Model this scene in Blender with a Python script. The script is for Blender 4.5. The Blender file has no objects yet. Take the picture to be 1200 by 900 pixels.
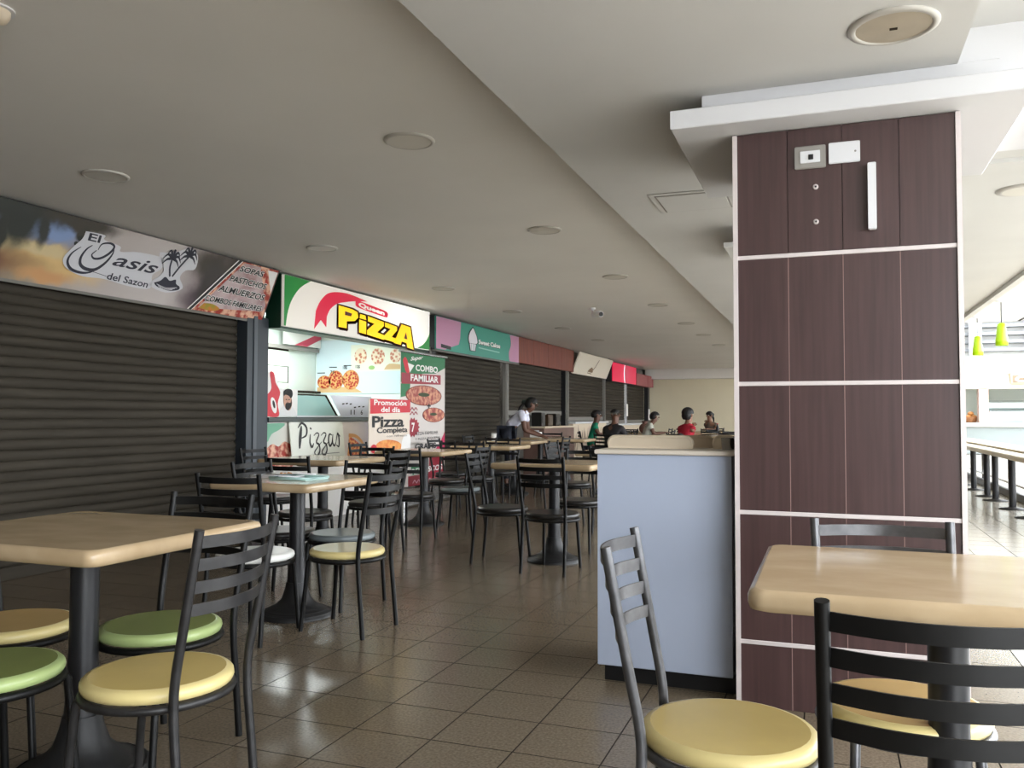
import bpy, bmesh, math, random
from mathutils import Matrix, Vector
PI = math.pi
random.seed(7)
SC = bpy.context.scene
COL = SC.collection

# ---------------------------------------------------------------- camera
def cam_axes(yaw=.3576084, pitch=.0377301, roll=.00237564):
    cy, sy, cp, sp = math.cos(yaw), math.sin(yaw), math.cos(pitch), math.sin(pitch)
    F = Vector((-sy*cp, cy*cp, sp)); r = Vector((cy, sy, 0)); u = r.cross(F)
    c, s = math.cos(roll), math.sin(roll)
    return c*r + s*u, -s*r + c*u, F
CAM_H = 1.15
AX = cam_axes()
cd = bpy.data.cameras.new('camera'); cd.sensor_width = 36; cd.lens = 989.6/1200*36
cd.clip_start = .05; cd.clip_end = 200
cam = bpy.data.objects.new('camera', cd); COL.objects.link(cam)
r_, u_, F_ = AX
cam.matrix_world = Matrix(((r_.x, u_.x, -F_.x, 0), (r_.y, u_.y, -F_.y, 0), (r_.z, u_.z, -F_.z, CAM_H), (0, 0, 0, 1)))
SC.camera = cam
def to_px(p):
    v = Vector(p) - Vector((0, 0, CAM_H)); z = v.dot(F_)
    if z < .1: return None
    return 600 + 989.6*v.dot(r_)/z, 450 - 989.6*v.dot(u_)/z, z

# ---------------------------------------------------------------- sky, daylight, exposure
W = bpy.data.worlds.new('overcast_sky'); SC.world = W; W.use_nodes = True
bg = W.node_tree.nodes['Background']
bg.inputs[0].default_value = (.90, .95, 1.0, 1); bg.inputs[1].default_value = 12.5
SC.view_settings.view_transform = 'Standard'; SC.view_settings.look = 'None'
SC.view_settings.exposure = 0.17; SC.view_settings.gamma = 1.0; SC.view_settings.use_curve_mapping = False
def area(name, loc, rot, sx, sy, power=0, color=(1, 1, 1), portal=False):
    d = bpy.data.lights.new(name, 'AREA'); d.shape = 'RECTANGLE'; d.size = sx; d.size_y = sy
    d.energy = power; d.color = color
    if portal: d.cycles.is_portal = True
    o = bpy.data.objects.new(name, d); COL.objects.link(o); o.location = loc; o.rotation_euler = rot
    return o
# the sky comes in through the glazed entrance behind the camera and the skylight of the far hall
area('entrance_daylight_portal', (5.9, -4.95, 2.7), (PI/2, 0, 0), 5.4, 2.8, portal=True)
area('skylight_portal', (6.2, 11.0, 4.2), (0, 0, 0), 5.8, 32, portal=True)
area('added_side_opening_portal', (9.15, 11.5, 3.1), (0, PI/2, 0), 1.7, 32, portal=True)  # opening in the unseen side wall, added to brighten the hall

# ---------------------------------------------------------------- materials
def S(r, g, b):
    def f(c):
        c /= 255
        return c/12.92 if c <= .04045 else ((c+.055)/1.055)**2.4
    return (f(r), f(g), f(b), 1)
def mat(name, rgb, rough=.5, var=0, scale=8, bump=0, metal=0, spec=.5, emit=0, stretch=None, rgb2=None, world=False, coat=0, lo=.35, hi=.65, tex='noise', trans=0):
    m = bpy.data.materials.new(name); m.use_nodes = True
    nt = m.node_tree; b = nt.nodes['Principled BSDF']
    c = S(*rgb)
    b.inputs['Base Color'].default_value = c
    b.inputs['Roughness'].default_value = rough
    b.inputs['Metallic'].default_value = metal
    b.inputs['Specular IOR Level'].default_value = spec
    b.inputs['Coat Weight'].default_value = coat
    if coat: b.inputs['Coat Roughness'].default_value = .06
    b.inputs['Transmission Weight'].default_value = trans
    if var or rgb2 or bump:
        if world:
            g = nt.nodes.new('ShaderNodeNewGeometry'); src = g.outputs['Position']
        else:
            g = nt.nodes.new('ShaderNodeTexCoord'); src = g.outputs['Object']
        mp = nt.nodes.new('ShaderNodeMapping'); nt.links.new(src, mp.inputs[0])
        mp.inputs['Scale'].default_value = stretch or (1, 1, 1)
        if tex == 'noise':
            n = nt.nodes.new('ShaderNodeTexNoise'); n.inputs['Scale'].default_value = scale; n.inputs['Detail'].default_value = 5
            out = n.outputs['Fac']
        else:
            n = nt.nodes.new('ShaderNodeTexVoronoi'); n.inputs['Scale'].default_value = scale
            out = n.outputs['Distance']
        nt.links.new(mp.outputs[0], n.inputs['Vector'])
        rp = nt.nodes.new('ShaderNodeValToRGB'); nt.links.new(out, rp.inputs[0])
        rp.color_ramp.elements[0].position = lo; rp.color_ramp.elements[1].position = hi
        c2 = S(*rgb2) if rgb2 else tuple(min(1, x*(1+var)) for x in c[:3]) + (1,)
        c1 = c if rgb2 else tuple(x*(1-var) for x in c[:3]) + (1,)
        rp.color_ramp.elements[0].color = c1; rp.color_ramp.elements[1].color = c2
        nt.links.new(rp.outputs[0], b.inputs['Base Color'])
        if emit: nt.links.new(rp.outputs[0], b.inputs['Emission Color'])
        if bump:
            bp = nt.nodes.new('ShaderNodeBump'); bp.inputs['Strength'].default_value = bump; bp.inputs['Distance'].default_value = .004
            nt.links.new(out, bp.inputs['Height']); nt.links.new(bp.outputs[0], b.inputs['Normal'])
    elif emit: b.inputs['Emission Color'].default_value = c
    if emit: b.inputs['Emission Strength'].default_value = emit
    return m
def grad(name, axis, stops, rough=.4, emit=0, noise=0, nscale=4):
    """colour print that runs along one local axis; stops = [(coordinate, rgb)]"""
    m = bpy.data.materials.new(name); m.use_nodes = True
    nt = m.node_tree; b = nt.nodes['Principled BSDF']; b.inputs['Roughness'].default_value = rough
    tc = nt.nodes.new('ShaderNodeTexCoord'); sp = nt.nodes.new('ShaderNodeSeparateXYZ'); nt.links.new(tc.outputs['Object'], sp.inputs[0])
    a, z = stops[0][0], stops[-1][0]
    mr = nt.nodes.new('ShaderNodeMapRange'); mr.inputs[1].default_value = a; mr.inputs[2].default_value = z
    val = sp.outputs[axis]
    if noise:
        n = nt.nodes.new('ShaderNodeTexNoise'); n.inputs['Scale'].default_value = nscale; n.inputs['Detail'].default_value = 4
        nt.links.new(tc.outputs['Object'], n.inputs['Vector'])
        md = nt.nodes.new('ShaderNodeMath'); md.operation = 'MULTIPLY_ADD'; md.inputs[1].default_value = noise
        sb = nt.nodes.new('ShaderNodeMath'); sb.operation = 'SUBTRACT'; sb.inputs[1].default_value = .5
        nt.links.new(n.outputs['Fac'], sb.inputs[0]); nt.links.new(sb.outputs[0], md.inputs[0]); nt.links.new(val, md.inputs[2]); val = md.outputs[0]
    nt.links.new(val, mr.inputs[0])
    rp = nt.nodes.new('ShaderNodeValToRGB'); nt.links.new(mr.outputs[0], rp.inputs[0])
    el = rp.color_ramp.elements
    while len(el) < len(stops): el.new(.5)
    for e, (p, c) in zip(el, stops): e.position = (p-a)/(z-a); e.color = S(*c)
    nt.links.new(rp.outputs[0], b.inputs['Base Color'])
    if emit:
        nt.links.new(rp.outputs[0], b.inputs['Emission Color']); b.inputs['Emission Strength'].default_value = emit
    return m

M = dict(
    ceil=mat('ceiling_paint', (232, 229, 223), .85, var=.02, scale=1.2, world=True),
    ceil_beam=mat('beam_paint', (214, 213, 210), .8, var=.025, scale=1.5, world=True),
    white=mat('white_paint', (226, 226, 228), .6),
    cream_wall=mat('cream_wall_paint', (222, 212, 184), .8, var=.03, scale=.8, world=True),
    grey_wall=mat('grey_wall_paint', (120, 116, 110), .8),
    grout=mat('floor_grout', (56, 50, 43), .9, spec=.05),
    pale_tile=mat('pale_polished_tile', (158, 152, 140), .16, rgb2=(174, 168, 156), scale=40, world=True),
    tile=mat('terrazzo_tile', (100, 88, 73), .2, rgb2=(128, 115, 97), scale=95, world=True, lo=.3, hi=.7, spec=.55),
    slat=mat('shutter_steel', (62, 57, 49), .7, var=.14, scale=3, stretch=(1, .5, 6), world=True, spec=.15),
    steel_jamb=mat('blue_grey_steel', (56, 62, 68), .45, metal=.2),
    pale_jamb=mat('pale_grey_steel', (122, 119, 113), .55),
    black=mat('black_powder_coat', (12, 12, 12), .45, var=.2, scale=30, spec=.3),
    sheen_coat=mat('black_coat_with_sheen', (44, 43, 43), .38, var=.25, scale=25, metal=.2, spec=.45),  # reflections on the black chair frames, put in as a greyer coat
    bright_sheen_coat=mat('black_coat_bright_sheen', (86, 86, 88), .32, var=.2, scale=25, metal=.45, spec=.5),  # same chair coat lighter still, bright highlights put into its colour
    black_pole=mat('black_pole_paint', (26, 26, 29), .4),
    base=mat('cast_iron_base', (26, 26, 27), .5, bump=.2, scale=40),
    top=mat('cream_marble_laminate', (180, 156, 122), .16, rgb2=(192, 169, 136), scale=6, stretch=(1, 1.6, 1), spec=.5),
    y_seat=mat('yellow_seat_laminate', (208, 184, 116), .22, var=.05, scale=4),
    y_side=mat('yellow_seat_edge', (220, 202, 140), .3),
    tan_seat=mat('tan_seat_laminate', (206, 172, 112), .25, var=.06, scale=4),
    g_seat=mat('green_seat_laminate', (130, 142, 80), .22, var=.06, scale=4),
    g_side=mat('green_seat_edge', (166, 184, 122), .3),
    c_seat=mat('cream_seat_laminate', (232, 222, 182), .2, var=.03, scale=4),
    w_seat=mat('white_seat_laminate', (232, 232, 226), .25),
    gr_seat=mat('grey_seat_laminate', (120, 128, 130), .25),
    k_seat=mat('black_seat_vinyl', (40, 38, 37), .3, var=.1, scale=20),
    wood=mat('wenge_laminate', (62, 41, 41), .36, rgb2=(76, 53, 52), scale=9, stretch=(7, 7, .25), world=True, lo=.3, hi=.7, spec=.75),
    alu=mat('pale_aluminium_trim', (222, 212, 210), .4, metal=.15),
    counter=mat('blue_grey_laminate', (176, 186, 206), .32, var=.02, scale=2),
    counter_top=mat('beige_counter_top', (214, 204, 190), .35),
    plinth=mat('black_plinth', (16, 16, 18), .5),
    cream_plastic=mat('cream_plastic', (224, 208, 184), .4),
    grey_plastic=mat('grey_plastic', (150, 146, 140), .4),
    lamp_off=mat('unlit_downlight', (214, 210, 200), .45),
    lamp_ring=mat('downlight_ring', (196, 192, 184), .4),
    speaker=mat('aged_diffuser', (178, 166, 146), .5, var=.06, scale=9),
    ink=mat('black_ink', (22, 21, 24), .5),
    navy=mat('dark_navy_ink', (30, 32, 48), .5),
    paper=mat('white_print', (238, 236, 232), .5),
    glass=mat('pale_glass', (190, 225, 220), .08, spec=.6),
    lime=mat('lime_lamp_shade', (158, 196, 14), .3, emit=.12),
    chrome=mat('brushed_chrome', (190, 190, 190), .25, metal=.9),
    skin=mat('dark_skin', (104, 70, 54), .55), skin2=mat('brown_skin', (134, 94, 72), .55),
    hair=mat('black_hair', (16, 13, 12), .6, var=.4, scale=40, bump=.5),
    red=mat('red_print', (205, 28, 48), .4), dkred=mat('dark_red_print', (150, 24, 46), .4),
    green=mat('green_print', (14, 110, 62), .4), yellow=mat('yellow_print', (250, 214, 20), .4),
    tan_print=mat('tan_print', (214, 178, 130), .5),
    teal=mat('teal_print', (58, 150, 130), .4), pink=mat('pink_print', (196, 140, 170), .4),
    pizza=mat('pizza_print', (176, 44, 28), .4, rgb2=(232, 170, 104), scale=30, tex='voronoi', lo=.42, hi=.62),
    pizza2=mat('pale_pizza_print', (196, 112, 84), .4, rgb2=(234, 214, 188), scale=22, tex='voronoi', lo=.3, hi=.6),
    pizza3=mat('ham_pizza_print', (150, 48, 44), .4, rgb2=(214, 150, 116), scale=14, lo=.4, hi=.62),
    crust=mat('crust_print', (206, 150, 90), .5),
    meat=mat('food_photo_print', (158, 48, 34), .5, rgb2=(226, 178, 150), scale=14, lo=.42, hi=.58),
)

# ---------------------------------------------------------------- mesh helpers
class MB:
    def __init__(s): s.v = []; s.f = []; s.mi = []; s.cur = 0; s.smooth = []
    def add(s, vs, fs, smooth=False):
        o = len(s.v); s.v += [tuple(x) for x in vs]
        for f in fs: s.f.append(tuple(i+o for i in f)); s.mi.append(s.cur); s.smooth.append(smooth)
        return s
    def box(s, a, b):
        x0, y0, z0 = a; x1, y1, z1 = b
        return s.add([(x0, y0, z0), (x1, y0, z0), (x1, y1, z0), (x0, y1, z0), (x0, y0, z1), (x1, y0, z1), (x1, y1, z1), (x0, y1, z1)],
                     [(0, 3, 2, 1), (4, 5, 6, 7), (0, 1, 5, 4), (1, 2, 6, 5), (2, 3, 7, 6), (3, 0, 4, 7)])
    def bevbox(s, a, b, c=.004):
        """box whose +-edges all round are chamfered (three stacked outlines each way)"""
        x0, y0, z0 = a; x1, y1, z1 = b
        def ring(i, z): return [(x0+i, y0+i, z), (x1-i, y0+i, z), (x1-i, y1-i, z), (x0+i, y1-i, z)]
        vs = ring(c, z0) + ring(0, z0+c) + ring(0, z1-c) + ring(c, z1)
        fs = [(3, 2, 1, 0), (12, 13, 14, 15)]
        for k in range(3):
            for i in range(4):
                j = (i+1) % 4; fs.append((k*4+i, k*4+j, k*4+4+j, k*4+4+i))
        return s.add(vs, fs)
    def prism(s, pts, z0, z1, smooth=False):
        n = len(pts)
        vs = [(x, y, z0) for x, y in pts] + [(x, y, z1) for x, y in pts]
        fs = [tuple(range(n-1, -1, -1)), tuple(range(n, 2*n))]
        fs += [(i, (i+1) % n, n+(i+1) % n, n+i) for i in range(n)]
        return s.add(vs, fs)
    def lathe(s, prof, n=20, c=(0, 0, 0), cap=True, smooth=True, rot=0):
        vs = []; fs = []
        for r, z in prof:
            vs += [(c[0]+r*math.cos(2*PI*i/n+rot), c[1]+r*math.sin(2*PI*i/n+rot), c[2]+z) for i in range(n)]
        m = len(prof)
        for k in range(m-1):
            for i in range(n):
                j = (i+1) % n; fs.append((k*n+i, k*n+j, (k+1)*n+j, (k+1)*n+i))
        s.add(vs, fs, smooth)
        if cap:
            s.add(vs[:n], [tuple(range(n-1, -1, -1))]); s.add(vs[-n:], [tuple(range(n))])
        return s
    def tube(s, path, r, n=8, closed=False, cap=True):
        P = [Vector(p) for p in path]; m = len(P)
        rad = r if isinstance(r, (list, tuple)) else [r]*m
        prev = None; vs = []
        for k in range(m):
            if closed: d = P[(k+1) % m] - P[k-1]
            else: d = P[min(k+1, m-1)] - P[max(k-1, 0)]
            d.normalize()
            if prev is None:
                a = Vector((0, 0, 1)) if abs(d.z) < .9 else Vector((1, 0, 0))
                e = d.cross(a).normalized()
            else:
                e = (prev - d*prev.dot(d)).normalized()
            prev = e; g = d.cross(e)
            for i in range(n):
                t = 2*PI*i/n; vs.append(P[k] + rad[k]*(math.cos(t)*e + math.sin(t)*g))
        fs = []
        for k in range(m if closed else m-1):
            k2 = (k+1) % m
            for i in range(n):
                j = (i+1) % n; fs.append((k*n+i, k*n+j, k2*n+j, k2*n+i))
        s.add(vs, fs, True)
        if cap and not closed:
            s.add(vs[:n], [tuple(range(n-1, -1, -1))]); s.add(vs[-n:], [tuple(range(n))])
        return s
    def ball(s, c, r, n=12, m=8, z0=-1, z1=1):
        rx, ry, rz = (r, r, r) if not isinstance(r, (tuple, list)) else r
        vs = []; fs = []
        a0 = math.asin(z0); a1 = math.asin(z1)
        for k in range(m+1):
            a = a0 + (a1-a0)*k/m
            for i in range(n):
                t = 2*PI*i/n; vs.append((c[0]+rx*math.cos(a)*math.cos(t), c[1]+ry*math.cos(a)*math.sin(t), c[2]+rz*math.sin(a)))
        for k in range(m):
            for i in range(n):
                j = (i+1) % n; fs.append((k*n+i, k*n+j, (k+1)*n+j, (k+1)*n+i))
        return s.add(vs, fs, True)
    def mesh(s, name, *mats):
        me = bpy.data.meshes.new(name); me.from_pydata(s.v, [], s.f)
        for m in mats: me.materials.append(m)
        me.polygons.foreach_set('material_index', s.mi); me.polygons.foreach_set('use_smooth', s.smooth)
        me.update(); return me
    def build(s, name, mats, parent=None, loc=None, rot=None):
        if not isinstance(mats, (list, tuple)): mats = [mats]
        return link(name, s.mesh(name, *mats), parent, loc, rot)
def link(name, data, parent=None, loc=None, rot=None):
    o = bpy.data.objects.new(name, data); COL.objects.link(o)
    if parent: o.parent = parent
    if loc is not None: o.location = loc
    if rot is not None: o.rotation_euler = rot
    return o
def thing(name, label, cat, loc=(0, 0, 0), rot=(0, 0, 0), group=None):
    o = link(name, None, None, loc, rot); o.empty_display_size = .1
    return tag(o, label, cat, group)
def tag(o, label, cat, group=None):
    o['label'] = label; o['category'] = cat
    if group: o['group'] = group
    return o
def struct(o): o['kind'] = 'structure'; return o
def stuff(o): o['kind'] = 'stuff'; return o
def copy_thing(root, loc, rotz, label, group=None, swap=None):
    r = root.copy(); COL.objects.link(r); r.location = loc; r.rotation_euler = (0, 0, rotz); tag(r, label, root['category'], group)
    for ch in root.children:
        c = ch.copy(); COL.objects.link(c); c.parent = r
        if swap and c.name.split('.')[0] in swap: c.data = swap[c.name.split('.')[0]]
        for g in ch.children:
            d = g.copy(); COL.objects.link(d); d.parent = c
    return r
# flat print on a sign: the sign's frame has x along the reading direction, y up, z out of the face
def flat(name, pts, m, parent, z=.002, t=.0012):
    return MB().prism(pts, z-t, z).build(name, m, parent)
def ell(cx, cy, rx, ry, n=20, rot=0, a0=0, a1=2*PI):
    o = []
    for i in range(n):
        a = a0 + (a1-a0)*i/(n if abs(a1-a0-2*PI) < 1e-6 else n-1); x, y = rx*math.cos(a), ry*math.sin(a)
        o.append((cx+x*math.cos(rot)-y*math.sin(rot), cy+x*math.sin(rot)+y*math.cos(rot)))
    return o
def ribbon(path, w):
    """outline of a brush stroke; w = width or list of widths"""
    P = [Vector(p) for p in path]; n = len(P); L = []; R = []
    ws = w if isinstance(w, (list, tuple)) else [w]*n
    for i in range(n):
        d = (P[min(i+1, n-1)] - P[max(i-1, 0)]).normalized(); q = Vector((-d.y, d.x))*ws[i]/2
        L.append(tuple(P[i]+q)); R.append(tuple(P[i]-q))
    return L + R[::-1]
def stroke(name, path, w, m, parent, z=.003):
    P = [Vector(p) for p in path]; out = ribbon(path, w); n = len(P); mb = MB()
    vs = [(x, y, z) for x, y in out]
    mb.add(vs, [(i, i+1, 2*n-2-i, 2*n-1-i) for i in range(n-1)])
    return mb.build(name, m, parent)
def spline(pts, k=6):
    """Catmull-Rom through pts"""
    P = [Vector(p) for p in pts]; o = []
    for i in range(len(P)-1):
        a, b, c, d = P[max(i-1, 0)], P[i], P[i+1], P[min(i+2, len(P)-1)]
        for j in range(k):
            t = j/k
            o.append(tuple(.5*((2*b) + (c-a)*t + (2*a-5*b+4*c-d)*t*t + (3*b-a-3*c+d)*t**3)))
    o.append(tuple(P[-1])); return o
FIT = []
def text(body, x, y, w, h, m, parent, z=.004, bold=.0, shear=0, rot=0, name='lettering', extrude=.0006):
    c = bpy.data.curves.new(name, 'FONT'); c.body = body; c.size = 1; c.shear = shear; c.offset = bold
    c.align_x = 'LEFT'; c.extrude = 0; c.materials.append(m); c.resolution_u = 3
    o = link(name, c, parent, (x, y, z), (0, 0, rot)); FIT.append((o, w, h)); return o
def fit_texts():
    bpy.context.view_layer.update()
    for o, w, h in FIT:
        d = o.dimensions
        bb = o.bound_box; x0 = min(b[0] for b in bb); y0 = min(b[1] for b in bb)
        sx, sy = w/max(d.x, 1e-4), h/max(d.y, 1e-4)
        o.scale = (sx, sy, 1)
        a = o.rotation_euler.z; dx, dy = -x0*sx, -y0*sy
        o.location.x += dx*math.cos(a)-dy*math.sin(a); o.location.y += dx*math.sin(a)+dy*math.cos(a)
    dg = bpy.context.evaluated_depsgraph_get()
    for o, w, h in FIT:                      # letters become plain meshes
        me = bpy.data.meshes.new_from_object(o.evaluated_get(dg), depsgraph=dg)
        n = link(o.name, me, o.parent, o.location, o.rotation_euler); n.scale = o.scale
        nm = o.name; bpy.data.objects.remove(o); n.name = nm
def sign_rot(up_dx=0, up_dz=1):
    """frame of a sign on the shop front: x = +Y, y = up (may lean), z = out"""
    t = math.atan2(up_dx, up_dz)
    m = Matrix(((0, 0, 1), (1, 0, 0), (0, 1, 0)))      # columns: x->Y, y->Z, z->X
    return (m.to_4x4() @ Matrix.Rotation(t, 4, 'X')).to_euler()

def blob_mat(name, base, blobs, noise=.06, nscale=5, rough=.5, emit=0):
    """soft-edged printed picture: base = horizontal colour stops, blobs = [(cx, cy, rx, ry, soft, rgb)] laid over it"""
    m = grad(name, 0, base, rough, noise=noise*2, nscale=nscale)
    nt = m.node_tree; b = nt.nodes['Principled BSDF']
    col = b.inputs['Base Color'].links[0].from_socket
    tc = nt.nodes.new('ShaderNodeTexCoord'); nz = nt.nodes.new('ShaderNodeTexNoise'); nz.inputs['Scale'].default_value = nscale*2; nz.inputs['Detail'].default_value = 4
    nt.links.new(tc.outputs['Object'], nz.inputs['Vector'])
    wob = nt.nodes.new('ShaderNodeVectorMath'); wob.operation = 'MULTIPLY_ADD'; wob.inputs[1].default_value = (noise*2, noise*2, 0)
    sub = nt.nodes.new('ShaderNodeVectorMath'); sub.operation = 'SUBTRACT'; sub.inputs[1].default_value = (.5, .5, .5)
    nt.links.new(nz.outputs['Color'], sub.inputs[0]); nt.links.new(sub.outputs[0], wob.inputs[0]); nt.links.new(tc.outputs['Object'], wob.inputs[2])
    for cx, cy, rx, ry, soft, rgb in blobs:
        mp = nt.nodes.new('ShaderNodeMapping'); mp.inputs['Location'].default_value = (-cx/rx, -cy/ry, 0); mp.inputs['Scale'].default_value = (1/rx, 1/ry, 0)
        nt.links.new(wob.outputs[0], mp.inputs[0])
        ln = nt.nodes.new('ShaderNodeVectorMath'); ln.operation = 'LENGTH'; nt.links.new(mp.outputs[0], ln.inputs[0])
        mr = nt.nodes.new('ShaderNodeMapRange'); mr.interpolation_type = 'SMOOTHSTEP'
        mr.inputs[1].default_value = 1-soft; mr.inputs[2].default_value = 1+soft; mr.inputs[3].default_value = 1; mr.inputs[4].default_value = 0
        nt.links.new(ln.outputs['Value'], mr.inputs[0])
        mx = nt.nodes.new('ShaderNodeMix'); mx.data_type = 'RGBA'
        nt.links.new(mr.outputs[0], mx.inputs[0]); nt.links.new(col, mx.inputs[6]); mx.inputs[7].default_value = S(*rgb); col = mx.outputs[2]
    nt.links.new(col, b.inputs['Base Color'])
    return m

# ---------------------------------------------------------------- the setting
WX, FY = -5.3, 26.5            # shop front line, far wall
ZC, ZB = 2.6, 2.45             # hall ceiling, dropped beam along the pillars
X0, Y0, DX, DY = -1.024, 3.045, .309, .293
floor = struct(MB().box((-8.2, -5, -.2), (9.2, 28, -.003)).build('floor', M['grout']))
def tile_mesh(mb, x, y):
    g, c = .0015, .0012
    a = [(x+g, y+g, -.0022), (x+DX-g, y+g, -.0022), (x+DX-g, y+DY-g, -.0022), (x+g, y+DY-g, -.0022)]
    b = [(x+g+c, y+g+c, 0), (x+DX-g-c, y+g+c, 0), (x+DX-g-c, y+DY-g-c, 0), (x+g+c, y+DY-g-c, 0)]
    mb.cur = 0; mb.add(b, [(0, 1, 2, 3)]); mb.cur = 1
    mb.add(a+b, [(0, 1, 5, 4), (1, 2, 6, 5), (2, 3, 7, 6), (3, 0, 4, 7)])
tiles = []
for i in range(-24, 34):
    for j in range(-28, 86):
        x, y = X0+i*DX, Y0+j*DY
        if x < -8 or x > 9 or y < -5 or y > 27.8: continue
        p = [to_px((x+a*DX, y+b*DY, 0)) for a, b in ((0, 0), (1, 0), (1, 1), (0, 1))]
        ar = 0
        if all(p):
            cx, cy = sum(q[0] for q in p)/4, sum(q[1] for q in p)/4
            if 0 <= cx <= 1200 and 0 <= cy <= 905 and not (860 < cx < 1135 and y > 3.4) and not (697 < cx < 862 and y > 3.5) and x > WX:
                ar = abs(sum(p[k][0]*p[(k+1) % 4][1]-p[(k+1) % 4][0]*p[k][1] for k in range(4)))/2
        tiles.append((ar, x, y))
tiles.sort(reverse=True)
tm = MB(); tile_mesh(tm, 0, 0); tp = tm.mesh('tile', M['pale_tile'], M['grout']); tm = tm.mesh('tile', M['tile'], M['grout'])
rest = MB(); pale = MB()
for k, (ar, x, y) in enumerate(tiles):
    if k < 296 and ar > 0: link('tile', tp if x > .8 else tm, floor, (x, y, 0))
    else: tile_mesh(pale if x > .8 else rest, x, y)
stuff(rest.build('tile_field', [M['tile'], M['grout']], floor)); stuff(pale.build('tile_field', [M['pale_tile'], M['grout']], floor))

ceil = struct(MB().box((-8.2, -5, ZC), (-1.15, FY, ZC+.1)).build('ceiling', M['ceil']))
struct(MB().box((-1.245, -5, ZB), (.462, FY, ZC+.16)).build('ceiling', M['ceil_beam']))
struct(MB().box((.462, -5, ZC), (1.82, FY, ZC+.1)).box((.462, 5.35, ZC-.025), (1.82, FY, ZC+.01)).build('ceiling', M['ceil_beam']))
struct(MB().box((1.80, -5, 2.53), (1.88, FY, 2.95)).build('trim_1', M['ceil_beam']))
struct(MB().box((1.88, -5, 2.9), (3.3, 17.6, 3.0)).build('ceiling', M['white']))
struct(MB().box((3.24, -5, 2.9), (3.32, 17.6, 4.3)).box((1.82, 17.55, 2.9), (3.3, 17.63, 4.3)).build('wall_hall_upper', M['white']))
struct(MB().box((1.82, 17.6, 4.2), (3.3, 28, 4.3)).build('ceiling', M['white']))
mb = MB()
for k in range(9): mb.box((3.3, -4.9+k*4.05, 4.05), (9.2, -4.75+k*4.05, 4.3))
struct(mb.build('trim_2', M['white']))
struct(MB().box((-8.2, FY, 0), (.462, FY+.15, ZC+.1)).build('wall_far', M['cream_wall']))
struct(MB().box((WX, FY-.5, 2.3), (-1.2, FY+.02, ZC)).build('ceiling', M['ceil']))
struct(MB().box((.4, 28, 0), (9.2, 28.15, 4.3)).box((.4, FY, 0), (.5, 28, 2.7)).build('wall_hall_end', M['white']))
mb = MB().box((9.2, -5, 0), (9.35, 28, 2.25)).box((9.2, -5, 3.95), (9.35, 28, 4.3))
for k in range(9): mb.box((9.2, -5+k*4.1, 2.25), (9.35, -4.8+k*4.1, 3.95))  # gaps between these piers are added to let more sky in
struct(mb.build('wall_right', M['white']))
struct(MB().box((-8.2, -5.15, 0), (3.2, -5, 4.3)).box((8.6, -5.15, 0), (9.35, -5, 4.3)).box((3.2, -5.15, 4.1), (8.6, -5, 4.3)).box((3.2, -5.15, 0), (8.6, -5, .9)).build('wall_back', M['grey_wall']))
# shop-front wall: solid before the first shutter, a header over every unit, the backs of the closed units
for p, q in (((-5.6, -5, 0), (WX-.02, .45, ZC)), ((-5.6, .45, 2.14), (WX-.08, 7.05, ZC)), ((-5.6, 10.62, 2.14), (WX-.08, FY, ZC)),
             ((-5.75, .55, 0), (-5.62, 6.94, 2.3)), ((-6.3, 10.7, 0), (-6.2, FY, 2.3)), ((-5.62, .45, 0), (-5.4, .55, 2.14))):
    struct(MB().box(p, q).build('wall_left', M['grey_wall']))

# ---------------------------------------------------------------- shutters and their jambs along the shop front
def slat_mesh():
    mb = MB(); p = [(0, 0), (.006, .004), (.016, .018), (.019, .036), (.016, .054), (.006, .069), (0, .073)]
    n = len(p)
    vs = [(x, 0, z) for x, z in p] + [(x, 1, z) for x, z in p]
    mb.add(vs, [(i, n+i, n+i+1, i+1) for i in range(n-1)], True)
    return mb.mesh('slat', M['slat'])
SLAT = slat_mesh()
def shutter(label, y0, y1, zlow, x=-5.36, ztop=2.12):
    t = thing('roller_shutter', label, 'shutter', (x, y0, 0), group='roller shutters along the shop front')
    z = zlow+.09
    while z < ztop:
        o = link('slat', SLAT, t, (0, 0, z)); o.scale = (1, y1-y0, 1); z += .0735
    MB().bevbox((-.012, 0, zlow), (.028, y1-y0, zlow+.092), .006).build('bottom_bar', M['pale_jamb'] if zlow > .2 else M['slat'], t)
    return t
shutter('long brown roller shutter under the palm beach sign, nearest one', .56, 6.70, 0)
shutter('brown roller shutter under the teal and pink sign, behind the roll-up banner', 10.92, 13.72, 0)
shutter('roller shutter under the plain rust brown fascia, pulled part way down', 14.06, 17.30, 1.16)
shutter('roller shutter under the cream slanted sign, stopped above a patterned counter', 17.78, 20.86, 1.04)
shutter('narrow roller shutter under the glowing pink sign', 21.05, 23.30, .95)
shutter('last narrow roller shutter, next to the end wall', 23.52, 26.0, .95)
M['rail'] = mat('steel_guide_rail', (84, 90, 96), .5)
def jamb(label, y0, y1, m, x1=-5.24, z1=2.12):
    t = thing('shutter_post', label, 'post', (-5.36, y0, 0))
    MB().bevbox((0, 0, 0), (x1+5.36, y1-y0, z1), .008).build('post_box', m, t)
    MB().box((x1+5.36, (y1-y0)*.28, 0), (x1+5.372, (y1-y0)*.44, z1)).build('guide_rail', M['rail'] if m is M['steel_jamb'] else M['pale_jamb'], t)
    return t
jamb('wide blue grey steel post between palm beach sign shutter and pizza shop', 6.72, 7.05, M['steel_jamb'])
jamb('dark steel post between pizza shop and next shutter', 10.62, 10.9, M['black_pole'])
jamb('pale steel post by the woman in the white top', 13.87, 14.02, M['pale_jamb'], -5.30)
jamb('dark steel post between rust fascia and cream sign', 17.33, 17.5, M['black_pole'], -5.26)
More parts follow.
